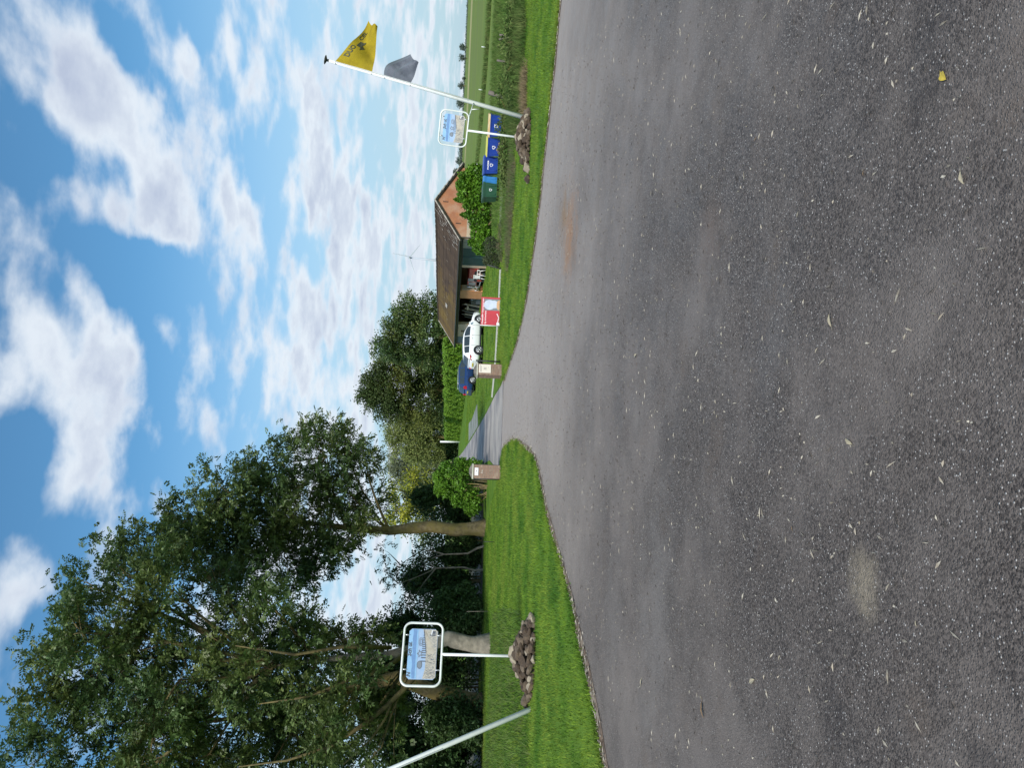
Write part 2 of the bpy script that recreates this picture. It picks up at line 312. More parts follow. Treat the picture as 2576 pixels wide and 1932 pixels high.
# ------------------------------------------------------------------ mesh helpers
def link(name, me, parent=None):
    o = bpy.data.objects.new(name, me); COL.objects.link(o)
    if parent is not None: o.parent = parent
    return o
def thing(name, label, cat, loc=(0, 0, 0), rz=0.0, group=None):
    o = bpy.data.objects.new(name, None); COL.objects.link(o); o.empty_display_size = .2
    o.location = loc; o.rotation_euler = (0, 0, rz); tag(o, label, cat, group); return o
def tag(o, label=None, cat=None, group=None, kind=None):
    if label: o['label'] = label
    if cat: o['category'] = cat
    if group: o['group'] = group
    if kind: o['kind'] = kind
    return o
class MB:
    def __init__(s): s.v = []; s.f = []; s.m = []; s.sm = []
    def add(s, vs, fs, mi=0, smooth=False):
        b = len(s.v); s.v += [tuple(v) for v in vs]
        for f in fs: s.f.append([b + i for i in f]); s.m.append(mi); s.sm.append(smooth)
        return s
    def box(s, x0, x1, y0, y1, z0, z1, mi=0):
        vs = [(x, y, z) for z in (z0, z1) for y in (y0, y1) for x in (x0, x1)]
        return s.add(vs, [(0, 2, 3, 1), (4, 5, 7, 6), (0, 1, 5, 4), (2, 6, 7, 3), (0, 4, 6, 2), (1, 3, 7, 5)], mi)
    def tube(s, pts, rad, n=8, mi=0, cap=True, smooth=True):
        pts = [Vector(p) for p in pts]; rad = rad if hasattr(rad, '__len__') else [rad] * len(pts)
        ref = None; vs = []; fs = []
        for i, p in enumerate(pts):
            d = (pts[min(i + 1, len(pts) - 1)] - pts[max(i - 1, 0)]).normalized()
            if ref is None:
                ref = d.orthogonal().normalized()
            u = (ref - d * ref.dot(d)).normalized(); ref = u; w = d.cross(u)
            for k in range(n):
                a = 2 * math.pi * k / n; vs.append(p + (u * math.cos(a) + w * math.sin(a)) * rad[i])
        for i in range(len(pts) - 1):
            for k in range(n):
                fs.append((i * n + k, i * n + (k + 1) % n, (i + 1) * n + (k + 1) % n, (i + 1) * n + k))
        s.add(vs, fs, mi, smooth)
        if cap:
            b = len(s.v) - len(vs)
            s.f.append([b + k for k in range(n)][::-1]); s.m.append(mi); s.sm.append(False)
            s.f.append([b + (len(pts) - 1) * n + k for k in range(n)]); s.m.append(mi); s.sm.append(False)
        return s
    def disc(s, c, ax, r, t, n=20, mi=0):
        c = Vector(c); ax = Vector(ax).normalized(); return s.tube([c - ax * t / 2, c + ax * t / 2], [r, r], n, mi, True, False)
    def prism(s, poly, z0, z1, mi=0):
        n = len(poly); vs = [(x, y, z0) for x, y in poly] + [(x, y, z1) for x, y in poly]
        fs = [(i, (i + 1) % n, n + (i + 1) % n, n + i) for i in range(n)]
        s.add(vs, fs, mi)
        for t in tessellate_polygon([[Vector((x, y, 0)) for x, y in poly]]):
            s.add([], [], mi); b = len(s.v) - 2 * n
            s.f.append([b + n + i for i in t]); s.m.append(mi); s.sm.append(False)
        return s
    def xform(s, M4, start=0):
        for i in range(start, len(s.v)): s.v[i] = tuple(M4 @ Vector(s.v[i]))
        return s
    def mesh(s, name, mats):
        me = bpy.data.meshes.new(name); me.from_pydata(s.v, [], s.f)
        mats = mats if isinstance(mats, (list, tuple)) else [mats]
        for q in mats: me.materials.append(q)
        me.polygons.foreach_set('material_index', s.m); me.polygons.foreach_set('use_smooth', s.sm); me.update()
        return me
    def build(s, name, mats, parent=None): return link(name, s.mesh(name, mats), parent)

def np_mesh(name, V, k, mat):
    """V: (n*k,3) vertices, every k consecutive ones a face"""
    V = np.asarray(V, np.float32); n = len(V) // k
    me = bpy.data.meshes.new(name); me.vertices.add(len(V)); me.vertices.foreach_set('co', V.ravel())
    me.loops.add(len(V)); me.loops.foreach_set('vertex_index', np.arange(len(V), dtype=np.int32))
    me.polygons.add(n); me.polygons.foreach_set('loop_start', np.arange(0, n * k, k, dtype=np.int32))
    me.update(calc_edges=True); me.materials.append(mat); return me

def unit(a): return a / np.maximum(np.linalg.norm(a, axis=1, keepdims=True), 1e-6)
def leaf_quads(C, D, Nn, Ln, Wd):
    """rhombic leaves: centre, direction, normal, length, width"""
    D = unit(D); Sd = unit(np.cross(Nn, D)); Ln = Ln[:, None]; Wd = Wd[:, None]; Nu = unit(np.cross(D, Sd))
    return np.stack([C - D * Ln * .5, C + Sd * Wd * .5 - D * Ln * .06 + Nu * Wd * .12, C + D * Ln * .5, C - Sd * Wd * .5 - D * Ln * .06 + Nu * Wd * .12], 1).reshape(-1, 3)
def rdir(n): return unit(rng.normal(size=(n, 3)))
def sprays(P, out, leaflets=7, length=.34, ll=.15, lw=.06, droop=.35):
    """compound leaves: a stalk with paired leaflets"""
    n = len(P); ax = unit(out * .7 + rdir(n) * .9 + np.array([0, 0, -droop])); nm = unit(rdir(n) * .8 + np.array([0, 0, .9])); sd = unit(np.cross(nm, ax))
    Ls = length * rng.uniform(.7, 1.2, n)[:, None]; C = []; D = []; NN = []
    for i in range(leaflets):
        t = (i // 2 + .6) / (leaflets // 2 + 1); sg = 1 if i % 2 else -1
        if i == leaflets - 1: d = ax; c = P + ax * Ls
        else: d = unit(ax * .55 + sd * sg); c = P + ax * Ls * t + d * ll * .55
        C.append(c); D.append(d); NN.append(nm + rdir(n) * .45)
    C = np.concatenate(C); D = np.concatenate(D); NN = np.concatenate(NN); k = len(C)
    return leaf_quads(C, D, NN, ll * rng.uniform(.75, 1.25, k), lw * rng.uniform(.75, 1.25, k))
def plain_leaves(P, out, ln, wd, droop=.2):
    n = len(P); return leaf_quads(P, unit(out * .5 + rdir(n) + np.array([0, 0, -droop])), unit(rdir(n) + np.array([0, 0, .8])), ln * rng.uniform(.7, 1.3, n), wd * rng.uniform(.7, 1.3, n))

def bez(a, b, bulge, n=6):
    a = Vector(a); b = Vector(b); c = (a + b) / 2 + Vector(bulge)
    return [(1 - t) ** 2 * a + 2 * t * (1 - t) * c + t * t * b for t in [i / n for i in range(n + 1)]]

def make_tree(name, label, cat, trunk_pts, trunk_r, blobs, leafmat, barkmat, per_r2=4.2, sp=16, crad=.62, kind='spray', ln=.15, lw=.06, jitter=1.6, twigs=True, group=None, density=1.0, limb_r=.12, hollow=.3, trunkmat=None):
    base = Vector(trunk_pts[0]); t = thing(name, label, cat, base, 0, group)
    inv = Matrix.Translation(-base)
    b = MB(); tpts, trs = [], []
    for i in range(len(trunk_pts) - 1):
        for q in range(5):
            f = q / 5; tpts.append(Vector(trunk_pts[i]).lerp(Vector(trunk_pts[i + 1]), f)); trs.append(trunk_r[i] * (1 - f) + trunk_r[i + 1] * f)
    tpts.append(Vector(trunk_pts[-1])); trs.append(trunk_r[-1]); b.tube(tpts, trs, 14)
    ph = rnd.uniform(0, 6)
    for i in range(len(tpts)):      # ridges, knots and a flare at the root
        c = tpts[i]; fl = .35 * max(0, 1 - (c.z + .1) / .9) ** 2 if max(trunk_r) > .15 else 0
        for k in range(14):
            v = Vector(b.v[i * 14 + k]); a = 2 * math.pi * k / 14
            sc_ = 1 + .07 * math.sin(3 * a + c.z * .9 + ph) + .06 * math.sin(5 * a - c.z * 2.1 + ph) + .04 * math.sin(c.z * 5.5 + a * 2) + fl * (.6 + .5 * math.sin(4 * a + ph)) + rnd.uniform(-.02, .02)
            b.v[i * 14 + k] = tuple(c + (v - c) * sc_)
    b.xform(inv); b.build('trunk', trunkmat or barkmat, t)
    br = MB(); tp = [Vector(p) for p in trunk_pts]; LV = []
    top = tp[-1]
    cents = []
    for (x, y, z, r) in blobs:
        y2 = y + rnd.uniform(-jitter, jitter); c = Vector((x, y2, z))
        # limb from the trunk to the mass
        cand = [p for p in tp if p.z < z - .25 * (Vector((p.x, p.y, 0)) - Vector((x, y2, 0))).length] or [tp[min(1, len(tp) - 1)]]
        st = max(cand, key=lambda p: p.z)
        if cents and rnd.random() < .65:
            low = [q for q in cents if q[0].z < z - .4]
            if low:
                q = min(low, key=lambda q: (q[0] - c).length)
                if (q[0] - c).length < (st - c).length: st = q[0]
        dist = (c - st).length
        lr = min(limb_r, .03 + .014 * dist) if twigs else limb_r * .5
        if st not in tp: lr = min(lr, .055)
        pts = bez(st, c, (rnd.uniform(-.12, .12) * dist, rnd.uniform(-.12, .12) * dist, .10 * dist), 6)
        br.tube(pts, [lr * (1 - .7 * i / 6) for i in range(7)], 6, cap=False)
        cents.append((c, r))
        n = max(3, int(per_r2 * r * r * density))
        u = rdir(n); rad = r * (hollow + (1 - hollow) * rng.random(n) ** .55)
        cl = np.array(c)[None] + u * rad[:, None]
        for q in cl:
            if twigs and rnd.random() < .75:
                s0 = pts[rnd.randint(3, 6)]
                br.tube(bez(s0, q, (rnd.uniform(-.2, .2), rnd.uniform(-.2, .2), .15), 3), [lr * .28, lr * .2, lr * .13, .008], 4, cap=False)
        k = np.repeat(cl, sp, 0); off = rng.normal(size=k.shape) * crad * np.array([.55, .55, .36])
        P = k + off; out = unit(P - np.array(c)[None])
        if kind == 'spray': LV.append(sprays(P, out, 7, ln * 2.1, ln, lw))
        else: LV.append(plain_leaves(P, out, ln, lw))
    br.xform(inv); br.build('branches', barkmat, t)
    V = np.concatenate(LV) - np.array(base)[None]
    c = link('crown', np_mesh('crown', V, 4, leafmat), t); c['kind'] = 'stuff'
    return t

def bush(name, label, cat, base, blobs, leafmat, n_per, ln, wd, stem=None, group=None, shell=.55, droop=.1):
    base = Vector(base); t = thing(name, label, cat, base, 0, group); LV = []
    sb = MB()
    for (x, y, z, rx_, ry_, rz_) in blobs:
        n = int(n_per); u = rdir(n); rad = shell + (1 - shell) * rng.random(n) ** .6
        # uneven surface
        lump = 1 + .22 * np.sin(u[:, 0] * 7 + x * 3) * np.sin(u[:, 2] * 6 + z * 5) + .12 * np.sin(u[:, 1] * 13 + u[:, 2] * 11)
        P = np.array([x, y, z]) + u * (rad * lump)[:, None] * np.array([rx_, ry_, rz_]); P[:, 2] = np.maximum(P[:, 2], .03)
        LV.append(plain_leaves(P, u, ln, wd, droop))
        sb.tube(bez((base.x + (x - base.x) * .5, y, 0), (x, y, z + rz_ * .5), (rnd.uniform(-.2, .2), 0, 0), 4), [.05, .04, .03, .02, .012], 5, cap=False)
    V = np.concatenate(LV) - np.array(base)[None]
    sb.xform(Matrix.Translation(-base)); sb.build('stem', stem or M['bark'], t)
    c = link('foliage', np_mesh('foliage', V, 4, leafmat), t); c['kind'] = 'stuff'
    return t

def in_poly(P, poly):
    x, y = P[:, 0], P[:, 1]; r = np.zeros(len(P), bool); n = len(poly); j = n - 1
    for i in range(n):
        xi, yi = poly[i]; xj, yj = poly[j]
        r ^= ((yi > y) != (yj > y)) & (x < (xj - xi) * (y - yi) / (yj - yi + 1e-12) + xi); j = i
    return r
def scatter(poly, n):
    poly = np.array(poly); lo = poly.min(0); hi = poly.max(0); out = []
    tot = 0
    while tot < n:
        P = lo + rng.random((n * 2, 2)) * (hi - lo); P = P[in_poly(P, poly)]; out.append(P); tot += len(P)
        if len(P) == 0: break
    return np.concatenate(out)[:n]
def blades(name, P, z0, hgt, wid, mat, label=None, cat=None, lean=.5, kind='stuff'):
    n = len(P); a = rng.uniform(0, 2 * math.pi, n); w = wid * rng.uniform(.6, 1.3, n); hh = hgt * rng.uniform(.45, 1.25, n)
    B = np.column_stack([P, np.full(n, z0)]); d = np.column_stack([np.cos(a), np.sin(a), np.zeros(n)]) * (w / 2)[:, None]
    l = rng.normal(size=(n, 2)) * lean * hh[:, None] * .6; T = B + np.column_stack([l, hh])
    V = np.stack([B - d, B + d, T], 1).reshape(-1, 3)
    o = link(name, np_mesh(name, V, 3, mat)); tag(o, label, cat, None, kind); return o
def sheet(name, poly, z, mat, parent=None, kind='structure'):
    b = MB(); vs = [(x, y, z) for x, y in poly]
    tris = tessellate_polygon([[Vector((x, y, 0)) for x, y in poly]])
    fs = []
    for t in tris:
        a, bb, c = [Vector(vs[i]) for i in t]
        fs.append(t if (bb - a).cross(c - a).z > 0 else t[::-1])
    b.add(vs, fs); o = b.build(name, mat, parent)
    if kind and parent is None: o['kind'] = kind
    return o
def smooth_line(pts, sub=4):
    out = []; P = [Vector((*p, 0)) for p in pts]
    for i in range(len(P) - 1):
        p0, p1, p2, p3 = P[max(i - 1, 0)], P[i], P[i + 1], P[min(i + 2, len(P) - 1)]
        for k in range(sub):
            t = k / sub
            q = .5 * ((2 * p1) + (p2 - p0) * t + (2 * p0 - 5 * p1 + 4 * p2 - p3) * t * t + (3 * p1 - p0 - 3 * p2 + p3) * t ** 3)
            out.append((q.x, q.y))
    out.append(tuple(pts[-1])); return out
def text_mesh(s, size=1.0, bold=0.0, shear=0.0):
    """flat triangles of a line of lettering, starting at the origin"""
    c = bpy.data.curves.new('lettering', 'FONT'); c.body = s; c.size = size; c.offset = bold; c.shear = shear; c.resolution_u = 2; c.fill_mode = 'FRONT'
    o = bpy.data.objects.new('lettering', c); me = bpy.data.meshes.new_from_object(o)
    vs = [tuple(v.co) for v in me.vertices]; fs = [tuple(p.vertices) for p in me.polygons]
    bpy.data.meshes.remove(me); bpy.data.objects.remove(o); bpy.data.curves.remove(c)
    w = max((v[0] for v in vs), default=1); return vs, fs, w

# ------------------------------------------------------------------ ground
EDGE_R = [(60, -4), (40, 5), (22, 12.3), (14.5, 15.3), (11, 16.95), (9.13, 17.75), (8.14, 18.2), (7.31, 18.74), (5.93, 19.8), (5.04, 20.4), (4.07, 21.3), (2.93, 22.7), (1.83, 24.9), (1.01, 27.7), (.45, 30.4), (.12, 32.0)]
EDGE_L = [(-16, -9), (-10.5, 1), (-7.2, 6), (-5.6, 8.5), (-4.92, 9.64), (-4.35, 10.7), (-3.85, 12.1), (-3.40, 13.4), (-2.72, 16.2), (-2.1, 18.0), (-1.82, 19.2), (-1.74, 21.6), (-1.80, 24.3), (-2.0, 26.7), (-2.38, 29.2), (-2.75, 30.5), (-3.36, 31.2)]
DR_R = [(.12, 32.0), (-.09, 33.4), (-.64, 38), (-1.26, 42), (-2.29, 49.4), (-3.27, 56.9), (-5.88, 77), (-10.36, 113), (-17.5, 174)]
DR_L = [(-3.36, 31.2), (-3.75, 34), (-3.98, 37), (-4.1, 40), (-4.65, 44), (-5.25, 48), (-6.3, 58), (-7.9, 71), (-12.45, 110), (-14.9, 138), (-20.5, 174)]
er = smooth_line(EDGE_R); el_ = smooth_line(EDGE_L)
# the field runs on to the horizon
g = MB(); n = 48; rr = [0, 60, 300, 1500, 9000]
g.add([(0, 60, -.05)], [])
for q in rr[1:]: g.add([(q * math.cos(2 * math.pi * k / n), 60 + q * math.sin(2 * math.pi * k / n), -.05) for k in range(n)], [])
for k in range(n): g.f.append([0, 1 + k, 1 + (k + 1) % n]); g.m.append(0); g.sm.append(False)
for a in range(3):
    for k in range(n): g.f.append([1 + a * n + k, 1 + (a + 1) * n + k, 1 + (a + 1) * n + (k + 1) % n, 1 + a * n + (k + 1) % n]); g.m.append(0); g.sm.append(False)
tag(g.build('field', M['field']), kind='structure')
sheet('stubble_field', [(110, 330), (620, 330), (700, 470), (100, 470)], -.02, M['straw'])
road_poly = er + [(.2, 34.5), (-3.6, 34.5)] + el_[::-1] + [(-16, -40), (60, -40)]
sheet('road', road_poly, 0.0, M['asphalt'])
lawn_r = er + DR_R[1:] + [(26, 176), (22, 100), (16, 60), (15, 47), (17, 40), (24, 34), (40, 26), (70, 10)]
lawn_l = el_ + DR_L[1:] + [(-24, 190), (-90, 190), (-90, -20), (-40, -20)]
def verge(name, poly, z):
    """turf: a sheet a few centimetres above the road with a soft edge down to it"""
    b = MB(); n = len(poly); vs = [(x, y, z) for x, y in poly]
    tris = tessellate_polygon([[Vector((x, y, 0)) for x, y in poly]])
    fs = []
    for t in tris:
        a, bb, c = [Vector(vs[i]) for i in t]; fs.append(t if (bb - a).cross(c - a).z > 0 else t[::-1])
    b.add(vs, fs)
    b.add([(x, y, z) for x, y in poly] + [(x, y, -.04) for x, y in poly], [(i, (i + 1) % n, n + (i + 1) % n, n + i) for i in range(n)])
    return tag(b.build(name, M['lawn']), kind='structure')
def offset_line(line, d):
    out = []
    for i, p in enumerate(line):
        a = Vector(line[max(i - 1, 0)]); c = Vector(line[min(i + 1, len(line) - 1)]); t = (c - a).normalized()
        out.append((p[0] - t.y * d, p[1] + t.x * d))
    return out
wob = lambda line, s, seed: [(x + s * math.sin(i * 1.7 + seed) * .6 + s * math.sin(i * .6 + seed * 2), y + s * math.cos(i * 1.3 + seed) * .6) for i, (x, y) in enumerate(line)]
er_in = wob(offset_line(er, -.07), .03, 1); el_in = wob([(x, y) for x, y in offset_line(el_, .12)], .035, 2)
el_in[-1] = (-3.5, 31.3); el_in[-2] = (-3.2, 31.0)
lawn_r = er_in + DR_R[1:] + lawn_r[len(er) + len(DR_R) - 1:]
lawn_l = el_in + DR_L[1:] + lawn_l[len(el_) + len(DR_L) - 1:]
verge('lawn', lawn_r, .035); verge('verge', lawn_l, .035)
# bare earth between turf and tarmac
def strip(name, l1, l2, z, mat):
    b = MB(); n = len(l1); b.add([(x, y, z) for x, y in l1] + [(x, y, z + .02) for x, y in l2], [(i, i + 1, n + i + 1, n + i) for i in range(n - 1)]); return tag(b.build(name, mat), kind='structure')
def width_line(line, f):
    o = []; n = len(line)
    for i in range(n):
        a = Vector(line[max(i - 1, 0)]); c = Vector(line[min(i + 1, n - 1)]); t = (c - a).normalized(); d = f(line[i]); o.append((line[i][0] - t.y * d, line[i][1] + t.x * d))
    return o
strip('earth_edge', width_line(el_, lambda p: -(.03 + max(0, 14 - p[1]) * .028) - .02 * math.sin(p[1] * 7)), offset_line(el_, .2), .006, M['dirt'])
strip('earth_edge', width_line(er, lambda p: .10 + .05 * math.sin(p[0] * 5) + .04 * math.sin(p[1] * 9)), offset_line(er, -.2), .006, M['dirt'])
# driveway of cast slabs with open joints
drive = bpy.data.objects.new('driveway', None); COL.objects.link(drive); drive.location = (-1.7, 33, 0); tag(drive, kind='structure')
def along(line, y):
    y = max(y, line[0][1])
    for a, b in zip(line, line[1:]):
        if a[1] <= y <= b[1]: t = (y - a[1]) / (b[1] - a[1]); return a[0] + (b[0] - a[0]) * t
    return line[-1][0]
ys = [31.9]
while ys[-1] < 170: ys.append(ys[-1] + (4.2 if ys[-1] < 100 else 12))
for a, b in zip(ys, ys[1:]):
    b2 = min(b, 173.5) - .04
    bb = MB(); bb.prism([(along(DR_L, a) - .05, a), (along(DR_R, a) + .05, a), (along(DR_R, b2) + .05, b2), (along(DR_L, b2) - .05, b2)], -.05, .008 + rnd.uniform(0, .01))
    bb.xform(Matrix.Translation((1.7, -33, 0))); bb.build('slab', M['concrete'], drive)
sheet('driveway_bed', [(along(DR_L, 31.9) - .1, 31.6), (.2, 31.6)] + [(x + .1, y) for x, y in DR_R[2:]] + [(x - .1, y) for x, y in DR_L[:0:-1]], .003, M['gravel'])
b = MB(); b.prism([(-3.42, 31.3), (.18, 32.05), (.14, 32.4), (-3.46, 31.72)], -.05, .02); tag(b.build('threshold_strip', M['concrete']), kind='structure')
sheet('parking_pad', [(-3.3, 57.5), (-1.7, 61.5), (-3.6, 74), (-4.7, 86), (-6.6, 84)], .045, M['pad'])
PATH = [(5.71, 37.9), (4.36, 37.95), (2.92, 38.5), (1.2, 38.8), (-.75, 40.6), (-.75, 39.2), (1.16, 37.3), (2.82, 36.95), (4.22, 36.4), (5.52, 36.35)]
sheet('path', PATH, .042, M['concrete_pale'])
sheet('gravel_track', [(13.5, 40.5), (12.15, 40.8), (10.35, 40.4), (9.2, 40.2), (7.6, 39), (6.2, 37.2), (6.8, 35.6), (8.1, 35.9), (9.2, 36.2), (10.5, 36.6), (13, 37.4)], .042, M['gravel'])

sheet('shaded_woodland_floor', [(-4.8, 46.5), (-6.3, 44.6), (-8.6, 43.2), (-10.6, 41.6), (-12.2, 38.6), (-15, 35.2), (-19, 33.2), (-30, 30), (-34, 60), (-14, 66), (-6.5, 60)], .045, M['shaded_soil'])  # dark sheet: soil with the shade under the bushes painted in
# grass that stands up
blades('grass', scatter(el_in[16:] + [(-3.6, 31.5), (-8, 41), (-18, 41), (-18, 8), (-7, 8)], 135000), .03, .075, .022, M['grass'], 'mown green grass on the verge beside the trees and stone heap', 'grass')
P = scatter(er_in[16:] + [(-.2, 34), (1, 40), (12, 40), (22, 31), (22, 12.8)], 88000)
blades('grass', P[~in_poly(P, PATH)], .03, .075, .022, M['grass'], 'mown green grass on the verge in front of the barn', 'grass')
ed = []
for line, sg in ((el_in, 1), (er_in, -1)):
    L_ = np.array(line); 
    for _ in range(9000):
        i = rng.integers(0, len(L_) - 1); t = rng.random(); p = L_[i] * (1 - t) + L_[i + 1] * t
        tv = L_[i + 1] - L_[i]; tv = tv / max(np.linalg.norm(tv), 1e-6); ed.append(p + np.array([-tv[1], tv[0]]) * sg * rng.normal(.02, .06))
ed = np.array(ed); ed = ed[(ed[:, 1] > 5) & (ed[:, 1] < 34) & (np.abs(ed[:, 0]) < 14)]
blades('grass', ed, .0, .10, .022, M['grass'], 'ragged grass fringe along the edge of the tarmac', 'grass', .9)
PAD = [(-3.3, 57.5), (-1.7, 61.5), (-3.6, 74), (-4.7, 86), (-6.6, 84)]
P = scatter([(-.6, 40), (9, 40), (8, 58), (4, 86), (-2, 100), (-8.6, 100), (-2.8, 56)], 42000)
blades('grass', P[~in_poly(P, PAD) & ~in_poly(P, PATH)], .03, .05, .05, M['grass'], 'short lawn in front of the parked cars', 'grass')
blades('rough_grass', scatter([(-7.4, 18.9), (-6.2, 20.5), (-7.4, 25), (-9.5, 31), (-20, 33), (-20, 14), (-9.4, 16)], 15000), .03, .22, .03, M['rough_grass'], 'long unmown grass below the trees behind the stone pile', 'grass', .8)
blades('dry_reeds', scatter([(8.6, 29.4), (7.2, 29.4), (5.2, 30.4), (4.6, 31.5), (6.2, 33.2), (9, 33.6), (11, 33)], 7000), .02, .20, .022, M['brown_stems'], 'brown and green stems along the ditch in front of the barn', 'reeds', .7)
blades('rough_grass', scatter([(8.6, 30), (6, 31), (6.2, 36), (9, 36.8), (14, 38.5), (16, 36), (12, 31)], 12000), .02, .20, .03, M['rough_grass'], 'dark rough grass between the ditch and the bins', 'grass', .8)
blades('weeds', scatter([(9.6, 27.4), (9.2, 29.5), (11, 32), (15, 33), (15.5, 29), (13, 27.0)], 8000), .02, .45, .035, M['weeds'], 'tall dark weeds behind the leaning flagpole', 'weeds', .7)
blades('dry_grass', scatter([(9.35, 25.4), (9.3, 26.3), (10.8, 26.9), (11.2, 26.0)], 1500), .02, .26, .02, M['dry'], 'straw coloured dead grass beside the foot of the flagpole', 'grass', 1.1)
blades('rough_grass', scatter([(11, 32), (8, 42), (14, 60), (30, 60), (40, 40), (20, 31)], 22000), -.03, .28, .05, M['rough_grass'], 'pale tall meadow grass behind the bins and fence posts', 'grass', .9)
P = []
for (x0, y0), (x1, y1) in zip([(45, 69), (36.2, 71.4), (32.7, 73.9), (30.7, 79), (29, 86), (28, 100)], [(36.2, 71.4), (32.7, 73.9), (30.7, 79), (29, 86), (28, 100), (22, 120)]):
    t = rng.random(1400); P.append(np.column_stack([x0 + (x1 - x0) * t, y0 + (y1 - y0) * t]) + rng.normal(size=(1400, 2)) * np.array([.5, .35]))
blades('ditch_reeds', np.concatenate(P), -.05, .45, .08, M['weeds'], 'dark line of reeds along the field ditch', 'reeds', .5)

# ------------------------------------------------------------------ stones
def stone_mesh(i):
    bm = bmesh.new(); bmesh.ops.create_icosphere(bm, subdivisions=2, radius=1.0); r = random.Random(i * 13 + 5)
    cuts = [(Vector((r.gauss(0, 1), r.gauss(0, 1), r.gauss(0, 1))).normalized(), r.uniform(.55, .85)) for _ in range(7)]
    for v in bm.verts:
        for nrm, d in cuts:
            e = v.co.dot(nrm) - d
            if e > 0: v.co -= nrm * e * .9
        v.co *= 1 + r.uniform(-.04, .04)
    me = bpy.data.meshes.new('stone'); bm.to_mesh(me); bm.free(); return me
stone_me = []
for i in range(9):
    me = stone_mesh(i); me.materials.append([M['stone'], M['stone_dark'], M['stone'], M['stone_dark'], M['stone_dark'], M['stone'], M['stone_pale'], M['stone_dark'], M['stone']][i]); stone_me.append(me)
def rockery(label, loc, rx_, ry_, hh, n, seed, rz, extra=()):
    t = thing('rockery', label, 'stone pile', loc, rz, 'stone piles at the feet of the picture signs'); r = random.Random(seed)
    core = MB(); k = 14; ring = [(math.cos(2 * math.pi * i / k), math.sin(2 * math.pi * i / k)) for i in range(k)]
    core.add([(x * rx_ * .9, y * ry_ * .9, 0) for x, y in ring] + [(x * rx_ * .5, y * ry_ * .5, hh * .36) for x, y in ring] + [(0, 0, hh * .5)],
             [(i, (i + 1) % k, k + (i + 1) % k, k + i) for i in range(k)] + [(k + i, k + (i + 1) % k, 2 * k) for i in range(k)])
    core.build('earth_core', M['stone_dark'], t)
    for i in range(n):
        a = r.uniform(0, 2 * math.pi); q = math.sqrt(r.random()); s = r.uniform(.055, .185) * (1 - .25 * q)
        x, y = math.cos(a) * q * rx_, math.sin(a) * q * ry_; z = hh * max(0, 1 - q ** 1.3) * .85 + s * .25
        o = link('stone', stone_me[r.randrange(9)], t); o.location = (x, y, z); o.scale = (s * r.uniform(.9, 1.5), s * r.uniform(.8, 1.2), s * r.uniform(.55, .9)); o.rotation_euler = (r.uniform(-.5, .5), r.uniform(-.5, .5), r.uniform(0, 6.28))
    for (x, y, z, s, kk) in extra:
        o = link('stone', stone_me[kk], t); o.location = (x, y, z); o.scale = (s * 1.3, s, s * .8); o.rotation_euler = (r.uniform(-.3, .3), r.uniform(-.3, .3), r.uniform(0, 6.28))
    return t
rockery('heap of rough brown stones under the picture sign by the trees', (-6.42, 17.75, .03), .98, .72, .47, 210, 3, R(-12), [(1.0, .05, .08, .10, 6), (1.05, -.15, .06, .09, 6), (-1.1, -.1, .12, .14, 0), (-1.3, 0, .06, .10, 1), (0, .1, .42, .20, 6)])
rockery('heap of rough grey brown stones under the picture sign by the leaning flags', (7.95, 24.35, .03), 1.12, .65, .42, 200, 8, R(24), [(-1.3, -.1, .08, .17, 6), (-1.75, -.2, .07, .15, 3), (-1.55, .1, .06, .13, 6), (.9, 0, .15, .16, 0)])

